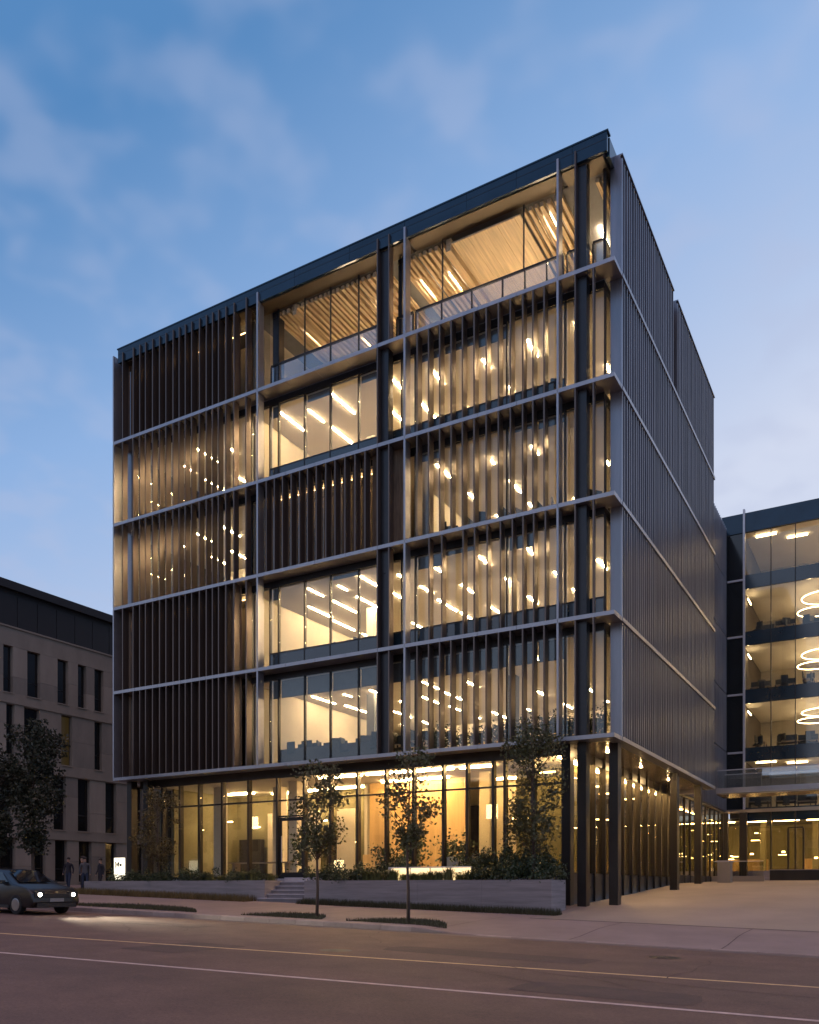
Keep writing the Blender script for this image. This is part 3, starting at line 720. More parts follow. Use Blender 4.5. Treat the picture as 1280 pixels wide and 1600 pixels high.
# recessed link between the two blocks
lk = root('link_block', (-5, 27, 2), 'narrow ribbed grey link block between the office block and rear wing', 'building')
def l(name, x0, x1, y0, y1, z0, z1, m): return box(name, x0, x1, y0, y1, z0, z1, M[m], lk)
for i in range(5):
    z0, z1 = Z[i] + .06, (Z[i + 1] - .06 if i < 4 else 27.8)
    l('screen_panel', -2.6, -2.25, 19.1, 36.1, z0, z1, 'screen')
    for y in np.arange(19.3, 36.1, .42): l('rib', -2.247, -2.18, y - .03, y + .03, z0, z1, 'rib')
    l('joint', -2.55, -2.28, 19.1, 36.1, z0 - .12, z0 - .003, 'dark')
l('wall', -8, -2.65, 19.2, 36, 7.0, 27.6, 'darkwall'); l('rear_wall', -6.2, -6.0, 19.2, 36, 1.6, 6.9, 'wallgreen')
for y in np.arange(19.4, 35.5, 1.6):
    l('pane', -2.42, -2.40, y + .04, y + 1.56, 2.3, 6.9, 'glassdark'); l('mullion', -2.48, -2.34, y - .035, y + .035, 1.2, 6.95, 'column'); l('plinth_panel', -2.45, -2.37, y + .04, y + 1.56, 1.2, 2.29, 'dark')
    l('wall_lamp', -5.96, -5.9, y + .5, y + .9, 4.6 + (y % 1), 4.68 + (y % 1), 'spotdim'); l('ceiling_lamp', -4.2, -4.1, y, y + 1.2, 6.86, 6.9, 'lampg')
l('floor', -6, -2.5, 19.2, 36, 2.1, 2.25, 'floor')
# low glass bridge between the block and the right
br = root('footbridge', (12, 20, 6.9), 'thin footbridge with clear glass balustrade crossing above the driveway', 'bridge')
def g(name, x0, x1, y0, y1, z0, z1, m, p=br): return box(name, x0, x1, y0, y1, z0, z1, M[m], p)
g('deck', .03, 40, 19.2, 21.4, 6.72, 7.0, 'beam')
g('deck_soffit', .05, 40, 19.25, 21.35, 6.64, 6.717, 'soffit')
for x in np.arange(.1, 40, 2.0):
    g('balustrade_panel', x + .01, x + 1.97, 19.26, 19.28, 7.0, 7.95, 'balglass'); g('balustrade_panel', x + .01, x + 1.97, 21.3, 21.32, 7.0, 7.95, 'balglass')
for y in (19.27, 21.31): g('handrail', .1, 40, y - .03, y + .03, 7.95, 8.0, 'white')

# ------------------------------------------------------------------ stone building on the left
st = root('stone_building', (-45, 18, 1.6), 'pale limestone block with tall narrow dark windows and a black roof storey', 'building')
def s(name, x0, x1, y0, y1, z0, z1, m, p=st): return box(name, x0, x1, y0, y1, z0, z1, M[m], p)
SX = -37.5
rows = [(13.2, 16.4, []), ]
L1, L2, L3, TOP = 13.05, 9.15, 5.0, 17.2
WIN = [
 (13.25, 16.05, [(-1.2, -.4), (.4, 1.1), (2.1, 2.75), (3.72, 4.62), (5.88, 6.69), (7.43, 8.09), (8.75, 9.49), (10.9, 11.6), (13, 13.8), (15, 15.8), (17.3, 18), (20, 20.9), (23, 23.8), (26, 26.8), (30, 31), (34, 35)]),
 (9.35, 12.55, [(-.9, -.1), (2.3, 2.85), (3.5, 4.57), (6.16, 6.99), (8.75, 9.38), (11, 11.8), (13.4, 14.2), (16.2, 17.0), (19, 19.8), (22, 22.8), (25.5, 26.3), (29, 30), (33, 34)]),
 (5.2, 8.6, [(-.5, .4), (1.88, 2.64), (5.59, 6.5), (7.43, 8.39), (9.65, 10.57), (12, 12.9), (14.5, 15.4), (17.5, 18.4), (21, 22), (25, 26), (29, 30), (33, 34)]),
 (1.9, 4.55, [(-.5, .4), (1.88, 2.9), (4.0, 5.0), (5.7, 6.6), (7.5, 8.5), (9.65, 10.57), (12, 13), (14.5, 15.5), (17.5, 18.5), (21, 22), (25, 26), (29, 30), (33, 34)])]
bands = [(1.0, 1.9), (4.55, 5.2), (8.6, 9.35), (12.55, 13.25), (16.05, TOP)]
for (z0, z1) in bands: s('stone_band', SX - .4, SX, -3, 38, z0 + .004, z1 - .004, 'stone')
for z0, z1, ws in WIN:
    edges = [-3] + [q for a in ws for q in a] + [38]
    for a, c in zip(edges[0::2], edges[1::2]):
        n = max(1, round((c - a) / 1.5))
        for k in range(n):
            hs = random.choice((.36, .5, .64))
            s('stone_panel', SX - .4, SX - random.uniform(0, .012), a + (c - a) * k / n + .006, a + (c - a) * (k + 1) / n - .006, z0, z0 + (z1 - z0) * hs - .006, random.choice(('stone', 'stonelight', 'stonegrey')))
            s('stone_panel', SX - .4, SX - random.uniform(0, .012), a + (c - a) * k / n + .006, a + (c - a) * (k + 1) / n - .006, z0 + (z1 - z0) * hs + .006, z1, random.choice(('stone', 'stonelight', 'stonegrey')))
    for k, (a, c) in enumerate(ws):
        f = s('window', SX - .36, SX - .28, a, c, z0 + .005, z1 - .005, 'frame')
        box('sill', SX - .27, SX + .05, a - .04, c + .04, z0 - .05, z0 + .003, M['stonelight'], f)
        box('bar', SX - .268, SX - .245, a + .05, c - .05, z0 + (z1 - z0) * .3, z0 + (z1 - z0) * .3 + .05, M['frame'], f)
        lit = (z0 == 9.35 and k == 3)
        s('pane', SX - .285, SX - .27, a + .05, c - .05, z0 + .06, z1 - .06, 'winwarm' if lit else 'win', f)
for z in (4.62, 8.7, 12.66, TOP): s('ledge', SX - .02, SX + .06, -3.02, 38, z - .05, z + .05, 'stone')
s('rear_mass', SX - 18, SX - .42, -2.9, 37.9, 1.0, TOP, 'darkwall')
s('front_wall', SX - 18, SX - .42, -3.2, -2.95, 1.0, TOP, 'stone')
s('roof_storey', SX - 17.5, SX - .55, -2.4, 37, TOP + .06, 19.6, 'roofdark')
for y in np.arange(-2.2, 36, 1.4): s('roof_panel', SX - .545, SX - .50, y, y + 1.36, TOP + .1, 19.3, 'roofdark')
s('roof_edge', SX - 18, SX - .28, -2.7, 37.4, 19.6, 20.1, 'roofdark')

# ------------------------------------------------------------------ houses across the street, mirrored in the glass
for k, (x0, x1, hh) in enumerate(((-150, -98, 15), (-95, -60, 18), (-58, -22, 14), (-19, 12, 17), (15, 60, 15))):
    op = root('brick_building', ((x0 + x1) / 2, -70, road(x0, -60)), 'dark brick building across the street, %s from left' % ORD[k], 'building', 'buildings across the street')
    box('wall', x0, x1, -80, -62, road(x1, -60) - .5, hh, M['stone'] if k % 2 else M['darkwall'], op)
    box('roof', x0 - .2, x1 + .2, -80.2, -61.8, hh + .003, hh + .4, M['roofdark'], op)
    for fl in range(4):
        for q in range(int((x1 - x0) / 3.2)):
            xx = x0 + 1 + q * 3.2; zz = 3.4 + fl * 3.2
            if zz + 1.8 < hh: box('window', xx, xx + 1.5, -61.99, -61.93, zz, zz + 1.7, M['winwarm' if (q * 7 + fl * 3) % 5 else 'spotdim'] if (q * 7 + fl * 3) % 11 == 0 else M['win'], op)
# ------------------------------------------------------------------ planters, steps, walls at the front
def planter(name, x0, x1, y0, y1, ztop, label):
    p = root(name, ((x0 + x1) / 2, (y0 + y1) / 2, G((x0 + x1) / 2, y0)), label, 'planter')
    zb = min(G(x0, y0), G(x1, y0)) - .15; t = .16
    n = max(1, int((x1 - x0) / 2.2)); dx = (x1 - x0) / n
    for k in range(n): box('wall_panel', x0 + dx * k + .003, x0 + dx * (k + 1) - .003, y0, y0 + t, zb, ztop, M['concrete'], p)
    box('end_wall', x1 - t, x1 - .002, y0 + t + .003, y1, zb, ztop - .002, M['concrete'], p); box('end_wall', x0 + .002, x0 + t, y0 + t + .003, y1, zb, ztop - .002, M['concrete'], p)
    box('soil', x0 + t + .003, x1 - t - .003, y0 + t + .003, y1 + .5, zb, ztop - .10, M['soil'], p)
    return p
planter('planter', -12.2, -1.62, -2.0, -.56, 1.84, 'long board-marked concrete planter right of the entrance steps')
planter('planter', -25.4, -14.25, -2.0, -.56, 1.86, 'low concrete planter left of the entrance steps, by the lit sign')
box('terrace', -25.4, -2.5, -.04, 1.07, .9, GF - .07, M['step'])['kind'] = 'structure'
box('landing', -14.24, -12.21, -.70, -.045, .9, GF - .03, M['step'])['kind'] = 'structure'
stp = root('entrance_steps', (-13.2, -1.5, G(-13.2, -2)), 'flight of pale stone steps up to the glass entrance door', 'steps')
zt = GF - .03; n = 6; zg = G(-13.2, -2.2)
for k in range(n - 1):
    z1 = zt - (zt - zg) * (k + 1) / n
    y1s, y0s = -.705 - .29 * k - .002, -.705 - .29 * (k + 1)
    so_ = box('step', -14.235 - k * .07, -12.215, y0s + .025, y1s + .02, zg - .2, z1 - .045, M['riser'], stp)
    box('tread', -14.235 - k * .07 - .01, -12.205, y0s, y1s + .02, z1 - .043, z1, M['step'], so_, .006)
lw = root('low_wall', (10, WY - 1.2, 2), 'low dark concrete wall before the rear wing glass front', 'wall')
box('wall_face', 1.0, 30, WY - 2.6, WY - 2.3, G(2, WY - 2) - .2, 2.72, M['column'], lw); box('coping', .95, 30, WY - 2.65, WY - 2.25, 2.723, 2.78, M['concrete'], lw)
box('end_block', .35, .995, WY - 2.55, WY - 2.35, G(2, WY - 2) - .2, 2.5, M['concrete'], lw)
gp = root('gate_pillar', (-.2, 20.6, G(0, 20.6)), 'pale square pillar at the foot of the ribbed screen', 'pillar')
box('pillar_body', -.05, .65, 20.0, 20.7, G(0, 20) - .1, G(0, 20) + 1.15, M['drive'], gp, .015); box('pillar_cap', -.09, .69, 19.96, 20.74, G(0, 20) + 1.153, G(0, 20) + 1.24, M['step'], gp)
gb = root('glass_balustrade', (2, 27, G(1, 27)), 'short clear glass balustrade on a pale plinth beyond the pillar', 'balustrade')
for k in range(3):
    box('glass_panel', -1.5 + k * 1.0, -.55 + k * 1.0, 27, 27.03, G(0, 27) + .35, G(0, 27) + 1.25, M['balglass'], gb)
box('plinth', -1.6, 1.5, 26.9, 27.13, G(0, 27) - .1, G(0, 27) + .345, M['drive'], gb); box('handrail', -1.5, 1.45, 26.99, 27.04, G(0, 27) + 1.253, G(0, 27) + 1.3, M['white'], gb)

# illuminated sign with handwriting
sg = root('illuminated_sign', (-23.75, -1.3, 1.85), 'glowing white box sign with dark handwriting, left end of the low planter', 'sign')
SXX = -24.05
sb = box('sign_box', SXX - .0, SXX + .62, -1.36, -1.24, 1.95, 2.98, M['sign'], sg)
box('sign_post', SXX + .02, SXX + .08, -1.33, -1.27, 1.75, 1.948, M['white'], sg); box('sign_post', SXX + .48, SXX + .54, -1.33, -1.27, 1.75, 1.948, M['white'], sg)
strokes = [[(.06, .80), (.16, .82)], [(.10, .82), (.10, .50)], [(.17, .60), (.17, .80), (.22, .66), (.27, .80), (.27, .60)], [(.31, .60), (.33, .86), (.36, .86)], [(.29, .74), (.37, .75)],
           [(.41, .62), (.41, .74)], [(.41, .80), (.415, .82)], [(.46, .62), (.46, .74), (.51, .74), (.51, .62)], [(.30, .92), (.33, .98)]]
im = MB()
for stq in strokes:
    im.tube([(SXX + x, -1.364, 1.95 + z * 1.0) for x, z in stq], [.022] * len(stq), 5)
im.obj('lettering', M['ink'], sg)
# lamps hidden among the planting
pl = root('planter_light', (-8.2, -.9, 1.75), 'bright low light trough glowing behind grasses in the long planter', 'lamp')
[box('light_trough', x0, x0 + .78, -.60, -.52, 1.84, 2.32, M['strip'], pl) for x0 in (-8.9, -8.0, -7.1, -6.2)]; box('housing', -9.1, -5.4, -.515, -.42, 1.74, 2.38, M['white'], pl)

# ------------------------------------------------------------------ planting
rng = np.random.default_rng(3)
def shrub_mesh(kind, k):
    if kind == 'bush':
        n = 900; c = rng.normal(size=(9, 3)) * (.22, .22, .12) + (0, 0, .34)
        p = c[rng.integers(0, 9, n)] + rng.normal(size=(n, 3)) * .11
        p[:, 2] = np.abs(p[:, 2])
        return leafmesh('shrub_leaves', p, rng.uniform(.03, .065, n), M['shrub'], rng)
    n = 210; V = []; F = []
    for i in range(n):
        a = rng.uniform(0, 6.28); r = abs(rng.normal()) * .10; lean = rng.uniform(.05, .42); h = rng.uniform(.35, .85)
        d = np.array([math.cos(a), math.sin(a), 0]); o = d * r; sd = np.array([-d[1], d[0], 0]) * rng.uniform(.010, .022)
        q = len(V)
        m1 = o + d * lean * h * .35 + np.array([0, 0, h * .65]); e1 = o + d * lean * h * 1.1 + np.array([0, 0, h * .92])
        V += [o - sd, o + sd, m1 + sd * .8, m1 - sd * .8, e1]; F += [(q, q + 1, q + 2, q + 3), (q + 3, q + 2, q + 4)]
    me = bpy.data.meshes.new('grass_tuft'); me.from_pydata([tuple(v) for v in V], [], F); me.materials.append(M['reed']); me.update()
    return me
bush = [shrub_mesh('bush', k) for k in range(3)]; tuft = [shrub_mesh('tuft', k) for k in range(3)]
def plantobj(name, me, x, y, z, sc_, label, cat, group):
    o = bpy.data.objects.new(name, me); place(o, (x, y, z)); o.scale = sc_; o.rotation_euler = (0, 0, random.uniform(0, 6.28))
    return tag(o, label, cat, group)
for k in range(16):
    plantobj('shrub', bush[k % 3], -24.0 + k * .60 + random.uniform(-.1, .1), -1.3 + random.uniform(-.35, .45), 1.74, (1, 1, random.uniform(.6, 1.0)),
             '%s low leafy shrub from the lit sign in the left planter' % ORD[k], 'shrub', 'shrubs in the left planter')
for k in range(9):
    plantobj('grass_tuft', tuft[k % 3], -19.5 + k * .62, -1.5 + random.uniform(-.2, .5), 1.74, (1, 1, random.uniform(.5, .75)),
             '%s long grass tuft from left in the planter left of the steps' % ORD[k], 'grass tuft', 'grass tufts in the left planter')
nsh = -1
for k in range(18):
    x = -11.9 + k * .58
    if -10.0 < x < -5.2: continue
    nsh += 1
    plantobj('shrub', bush[k % 3], x, -1.2 + random.uniform(-.45, .5), 1.72, (1.1, 1.1, random.uniform(.8, 1.5) if x > -6 else 1.1),
             '%s dark leafy shrub from the steps in the right planter' % ORD[nsh], 'shrub', 'shrubs in the right planter')
for nq, (x, hh) in enumerate(((-11.0, .9), (-9.5, 1.7), (-9.0, 1.3), (-8.3, .8), (-6.3, .7), (-5.8, 1.0), (-5.2, 1.6), (-4.7, 1.5), (-4.2, 2.0), (-3.6, 1.7), (-3.1, 2.1), (-2.7, 1.4))):
    plantobj('shrub', bush[int(-x * 10) % 3], x, .15 + random.uniform(-.2, .4), 1.88, (1.35, 1.35, hh),
             '%s dark shrub from left against the glass behind the right planter' % ORD[nq], 'shrub', 'shrubs along the ground floor glass')
for k in range(20):
    plantobj('grass_tuft', tuft[k % 3], -9.9 + k * .235 + random.uniform(-.1, .1), -.95 + random.uniform(-.35, .28), 1.72, (1, 1, random.uniform(.45, .85)),
             '%s ornamental grass tuft from left before the bright trough light' % ORD[k], 'grass tuft', 'lit grass tufts in the right planter')
def blades(name, pts, h0, h1, m, lean=.4):
    n = len(pts); a = rng.uniform(0, 6.28, n); h = rng.uniform(h0, h1, n); d = np.stack([np.cos(a), np.sin(a), np.zeros(n)], 1)
    sd = np.stack([-np.sin(a), np.cos(a), np.zeros(n)], 1) * .012; P = np.asarray(pts)
    V = np.stack([P - sd, P + sd, P + d * (h * lean * rng.uniform(.2, 1, n))[:, None] + np.array([0, 0, 1]) * h[:, None]], 1).reshape(-1, 3)
    me = bpy.data.meshes.new(name); me.from_pydata(V.tolist(), [], [(3 * i, 3 * i + 1, 3 * i + 2) for i in range(n)]); me.materials.append(m); me.update()
    return tag(place(bpy.data.objects.new(name, me), (0, 0, 0)), kind='stuff')
def scatter(x0, x1, y0, y1, n, taper=0):
    P = []
    while len(P) < n:
        x, y = random.uniform(x0, x1), random.uniform(y0, y1)
        if taper:
            t = (x - x0) / (x1 - x0)
            if y > y0 + (y1 - y0) * (1 - (2 * abs(t - .5)) ** 2.5): continue
        P.append((x, y, G(x, y) - .01))
    return P
blades('grass', scatter(-12.1, -1.2, -2.75, -2.02, 9000), .10, .30, M['grass'])
blades('dry_grass', scatter(-27, -14.6, -2.9, -2.02, 9000), .12, .36, M['drygrass'])
strips = [(-26.5, -18.6), (-15.6, -9.6), (-7.9, -5.2), (-4.3, -.9)]
strips = [(-30, -20.5), (-18.6, -11.6), (-9.7, -6.5), (-5.6, -2.2)]
for a, c in strips:
    blades('grass', scatter(a, c, -8.75, -7.2, int(900 * (c - a)), 1), .03, .13, M['grass'])
    so = MB(); n = 24
    top = [(a + (c - a) * k / n, -8.75 + 1.5 * (1 - (2 * abs(k / n - .5)) ** 2.5)) for k in range(n + 1)]
    for (x0, y0), (x1, y1) in zip(top, top[1:]):
        so.add([(x0, -8.75, G(x0, -8.75) + .006), (x1, -8.75, G(x1, -8.75) + .006), (x1, y1, G(x1, y1) + .006), (x0, y0, G(x0, y0) + .006)], [(0, 1, 2, 3)])
    tag(so.obj('planting_strip', M['soil']), kind='structure')

def tree(x, y, z, h, trunk_h, rx, rz, nleaf, leafm, label, seed, lsize=(.05, .095), tr=.05, group=None, topness=1.0):
    r = np.random.default_rng(seed); rd = random.Random(seed)
    t = root('young_tree', (x, y, z), label, 'tree', group)
    mb = MB(); top = Vector((rd.uniform(-.15, .15), rd.uniform(-.15, .15), h * .93))
    pts = [Vector((0, 0, -.05))]
    for k in range(1, 6):
        q = k / 5; pts.append(Vector((top.x * q + rd.uniform(-.04, .04), top.y * q + rd.uniform(-.04, .04), top.z * q)))
    mb.tube(pts, [tr * (1.15 - .95 * k / 5) for k in range(6)], 7)
    cl = []
    cz = trunk_h + rz
    for k in range(34):
        zz = rd.uniform(trunk_h * .95, h * .97); q = (zz - cz) / rz
        rr = rx * math.sqrt(max(.06, 1 - q * q)) * rd.uniform(.45, 1.02); a = rd.uniform(0, 6.28)
        c = Vector((rr * math.cos(a), rr * math.sin(a), zz)); cl.append(c)
        s0 = max(trunk_h * .75, zz - rr * .9 - .2); p0 = Vector((top.x * s0 / top.z, top.y * s0 / top.z, s0))
        mid = p0.lerp(c, .55) + Vector((0, 0, -.05)); mb.tube([p0, mid, c], [tr * .32, tr * .2, tr * .08], 5)
    mb.obj('trunk', M['bark'], t, (x, y, z), True)
    cl = np.array([tuple(c) for c in cl]); idx = r.integers(0, len(cl), nleaf); rz_ = rz
    p = cl[idx] * (1 - .0) + np.clip(r.normal(size=(nleaf, 3)), -1.5, 1.5) * np.array([rx * .19, rx * .19, rz * .12])
    me = leafmesh('crown', p, r.uniform(*lsize, nleaf), leafm, r, 1.6, .3)
    place(bpy.data.objects.new('crown', me), (x, y, z), t)
    return t
tree(-7.06, -8.2, G(-7.06, -8.2), 4.75, 2.2, 1.0, 1.3, 2300, M['leaf'], 'slender young street tree before the entrance door', 11)
tree(-3.75, -8.2, G(-3.75, -8.2), 5.1, 2.5, .86, 1.35, 2000, M['leaf'], 'slender young street tree before the lobby window by the lit grasses', 12)
tree(-2.55, -1.3, 1.74, 5.7, 1.3, 1.1, 2.3, 5200, M['leaf'], 'dense leafy tree at the right end of the long planter', 13, tr=.06)
tree(-21.3, -1.2, 1.74, 4.4, 1.0, 1.0, 1.7, 2200, M['leafgold'], 'sparse yellowing tree in the low planter near the lit sign', 14)
tree(-27.0, -3.6, G(-27.0, -3.6), 7.9, 2.4, 1.35, 2.9, 6000, M['leafdark'], 'dark street tree before the limestone block', 15, (.08, .15), .07)
tree(-28.2, -4.9, G(-28.2, -4.9), 7.0, 2.3, 1.4, 2.5, 5200, M['leafdark'], 'dark street tree at the left edge of the view', 16, (.08, .15), .07)
# indoor potted plants
pot = root('potted_plant', (-9.7, 2.2, GF), 'leafy potted plant inside the glass by the plywood wall', 'potted plant', 'potted plants in the lobby')
pm = MB(); pm.tube([(0, 0, 0), (0, 0, .32), (0, 0, .36)], [.13, .18, .18], 12); pm.obj('pot', M['black'], pot, (-9.7, 2.2, GF))
pf = bpy.data.objects.new('foliage', leafmesh('foliage', rng.normal(size=(420, 3)) * (.24, .24, .36) + (0, 0, 1.0), rng.uniform(.07, .13, 420), M['shrub'], rng)); place(pf, (-9.7, 2.2, GF), pot)
for q, (x, y, s_) in enumerate(((-10.6, 1.9, .8), (-9.2, 1.8, 1.1), (-15.4, 2.2, 1.15), (-8.3, 3.3, 1.0), (-6.9, 1.8, .95))):
    copy_tree(pot, (x, y, GF), q, s_, ('small leafy potted plant left of the plywood screen inside', 'large leafy potted plant at the right end of the plywood wall', 'leafy potted plant inside, left of the entrance door', 'leafy potted plant deep inside, behind the lit grasses', 'leafy potted plant close to the glass behind the lit grasses')[q])
for k in range(17):
    copy_tree(pot, (-8.4 + k * .46, 1.55 + random.uniform(0, .5), Z[0] + .02), k, random.uniform(.5, .78), '%s green plant from left behind the fins above the lobby' % ORD[k])['group'] = 'plants behind the first storey fins'

# ------------------------------------------------------------------ furniture seen through the glass
dk = root('office_desk', (-15, 2.4, Z[0] + .02), 'pale office desk', 'desk')
box('desktop', -15.7, -14.3, 2.05, 2.75, Z[0] + .74, Z[0] + .78, M['desk'], dk)
for dx in (-.6, .6):
    for dy in (-.28, .28): box('leg', -15 + dx - .03, -15 + dx + .03, 2.4 + dy - .03, 2.4 + dy + .03, Z[0] + .02, Z[0] + .738, M['black'], dk)
box('screen_divider', -15.68, -14.32, 2.72, 2.76, Z[0] + .6, Z[0] + 1.28, M['chair'], dk)
mo = root('monitor', (-15, 2.5, Z[0] + .78), 'dark computer monitor', 'monitor')
box('screen', -15.3, -14.7, 2.5, 2.54, Z[0] + .95, Z[0] + 1.38, M['black'], mo); box('stand', -15.05, -14.95, 2.46, 2.56, Z[0] + .78, Z[0] + .948, M['black'], mo)
ch = root('office_chair', (-15, 1.6, Z[0] + .02), 'dark office chair', 'chair')
zf = Z[0] + .02
box('seat', -15.25, -14.75, 1.35, 1.85, zf + .44, zf + .52, M['chair'], ch, .03); box('backrest', -15.23, -14.77, 1.33, 1.39, zf + .56, zf + 1.12, M['chair'], ch, .02)
cb = MB(); cb.tube([(0, 0, .06), (0, 0, .44)], [.03, .03], 8)
for k in range(5): cb.tube([(0, 0, .08), (.27 * math.cos(k * 1.257), .27 * math.sin(k * 1.257), .05)], [.022, .018], 5)
cb.obj('base', M['black'], ch, (-15, 1.6, zf))
FL = ['first', 'second', 'third', 'fourth']
def furnish(i, xs, y, who):
    for k, x in enumerate(xs):
        zf = Z[i] + .02 if who == 'main' else WZ[i] + .02
        where = ('storey above the lobby' if i == 0 else '%s storey above the lobby' % FL[i]) if who == 'main' else 'rear wing %s upper storey' % FL[i]
        first = (who == 'main' and i == 0 and k == 0)
        for q, (src, yy, zz, nm) in enumerate(((dk, y + .85, zf, 'pale office desk'), (mo, y + .95, zf + .76, 'dark computer monitor'), (ch, y, zf, 'dark office chair'))):
            lb = '%s, %s from left, %s' % (nm, ORD[k], where)
            if first: src.location = (x, yy, zz); src['label'] = lb; src['group'] = 'desks, monitors and chairs behind the glass'
            else:
                c = copy_tree(src, (x + random.uniform(-.2, .2), yy + random.uniform(-.1, .5), zz), random.choice((0, .6, -1.2, 2.6, 1.5)) + random.uniform(-.3, .3) if q else random.choice((0, 0, 1.57)), random.uniform(.94, 1.08), lb)
furnish(0, [-15.4, -13.9, -12.4, -10.8, -9.3], 1.5, 'main')
furnish(1, [-15.2, -13.6, -12.1, -10.7], 1.6, 'main')
furnish(2, [-7.8, -6.3, -4.9, -3.4, -1.5], 1.5, 'main')
furnish(3, [-21.0, -7.0, -4.5, -2.9], 1.6, 'main')
for i in (0, 1, 2, 3): furnish(i, [-.1, 1.5, 3.1, 4.7, 6.3], 37.1, 'wing')

# ------------------------------------------------------------------ car waiting at the left, headlights on
def car(x, y, z, rz, label):
    c = root('parked_car', (x, y, z), label, 'car')
    Lh, W = 2.25, .88
    prof = [(-2.25, .42), (-2.22, .80), (-2.0, .98), (-1.75, 1.02), (-1.1, 1.40), (-.3, 1.47), (.35, 1.42), (1.15, 1.0), (1.9, .88), (2.2, .70), (2.25, .42), (2.1, .24), (-2.1, .24)]
    bm = bmesh.new(); rows_ = []
    for yy, k in ((-W, .0), (-W * .97, .5), (-W * .62, 1.), (W * .62, 1.), (W * .97, .5), (W, .0)):
        r_ = []
        for (px, pz) in prof:
            pz2 = pz; px2 = px
            if pz > 1.05 and k < 1: pz2 = 1.0 + (pz - 1.0) * (0.0 if k == 0 else .8)
            if k == 0: px2 = px * .965; pz2 = min(pz2, .95); pz2 = max(pz2, .30)
            yq = yy * (.80 if (pz > 1.05 and k == .5) else 1)
            r_.append(bm.verts.new((px2, yq, pz2)))
        rows_.append(r_)
    n = len(prof)
    for a, d in zip(rows_, rows_[1:]):
        for k in range(n): bm.faces.new((a[k], a[(k + 1) % n], d[(k + 1) % n], d[k]))
    bm.faces.new(rows_[0][::-1]); bm.faces.new(rows_[-1])
    bmesh.ops.recalc_face_normals(bm, faces=bm.faces[:])
    me = bpy.data.meshes.new('body'); bm.to_mesh(me); bm.free(); me.materials.append(M['carpaint'])
    me.polygons.foreach_set('use_smooth', [True] * len(me.polygons))
    bo = place(bpy.data.objects.new('body', me), (x, y, z), c)
    md = bo.modifiers.new('bevel', 'BEVEL'); md.width = .04; md.segments = 2; md.limit_method = 'ANGLE'
    gm = MB()
    gm.add([(1.12, -.60, 1.03), (1.12, .60, 1.03), (.40, .52, 1.425), (.40, -.52, 1.425)], [(0, 1, 2, 3)])
    for v in range(len(gm.v)): gm.v[v] = (gm.v[v][0] + .02, gm.v[v][1], gm.v[v][2] + .02)
    gm.obj('windscreen', M['carglass'], c, (x, y, z))
    for sy in (-1, 1):
        q = MB(); q.add([(.95, sy * .86, 1.0), (-1.5, sy * .86, 1.02), (-1.0, sy * .72, 1.36), (.35, sy * .72, 1.37)], [(0, 1, 2, 3)]); q.obj('side_window', M['carglass'], c, (x, y, z))
        h = MB(); h.tube([(2.20, sy * .62, .67), (2.262, sy * .62, .67)], [.075, .06], 12); h.obj('headlight', M['head'], c, (x, y, z))
        hh = MB(); hh.box(2.10, 2.256, sy * .62 - .17, sy * .62 + .17, .58, .76); hh.obj('headlight_housing', M['black'], c, (x, y, z))
        for dx0 in (-.95, .02): q = MB(); q.box(dx0 - .008, dx0 + .008, sy * .872, sy * .884, .36, .98); q.obj('door_seam', M['black'], c, (x, y, z))
        for dx0 in (-.72, .28): q = MB(); q.box(dx0 - .09, dx0 + .09, sy * .875, sy * .90, .83, .87); q.obj('door_handle', M['rim'], c, (x, y, z))
        q = MB(); q.box(-1.0, 1.0, sy * .86, sy * .90, .20, .30); q.obj('sill', M['black'], c, (x, y, z))
        t = MB(); t.box(-2.275, -2.22, sy * .55 - .14, sy * .55 + .14, .74, .86); t.obj('tail_light', M['tail'], c, (x, y, z))
        for sx in (-1.38, 1.38):
            wm = MB(); wm.tube([(sx, sy * .70, .32), (sx, sy * .71, .32), (sx, sy * .89, .32), (sx, sy * .90, .32)], [.29, .32, .32, .29], 20)
            wo = wm.obj('wheel', M['tyre'], c, (x, y, z))
            rm = MB(); rm.tube([(sx, sy * .902, .32), (sx, sy * .91, .32)], [.21, .19], 14); rm.obj('rim', M['rim'], wo, (x, y, z))
        mi = MB(); mi.box(.62, .82, sy * .90, sy * 1.04, .98, 1.10); mi.obj('wing_mirror', M['carpaint'], c, (x, y, z))
        lt = bpy.data.lights.new('headlight_beam', 'SPOT'); lt.energy = 2600; lt.color = (1, .86, .64); lt.spot_size = R(56); lt.spot_blend = 1; lt.shadow_soft_size = .1
        lo = bpy.data.objects.new('headlight_beam', lt); place(lo, (x + 2.32, y + sy * .62, z + .66), c); lo.rotation_euler = (R(90 + .5), 0, R(-90))
    nb = MB(); nb.box(2.23, 2.262, -.26, .26, .44, .55); nb.obj('number_plate', M['rim'], c, (x, y, z))
    gr = MB(); gr.box(2.22, 2.255, -.45, .45, .58, .70); gr.obj('grille', M['black'], c, (x, y, z))
    lo_ = MB(); lo_.box(2.16, 2.262, -.72, .72, .26, .40); lo_.obj('lower_grille', M['black'], c, (x, y, z))
    c.rotation_euler = (0, math.atan(.027), rz)
    return c
car(-17.4, -11.4, road(-17.4, -11), R(-2), 'dark car at the far kerb with both headlights on')

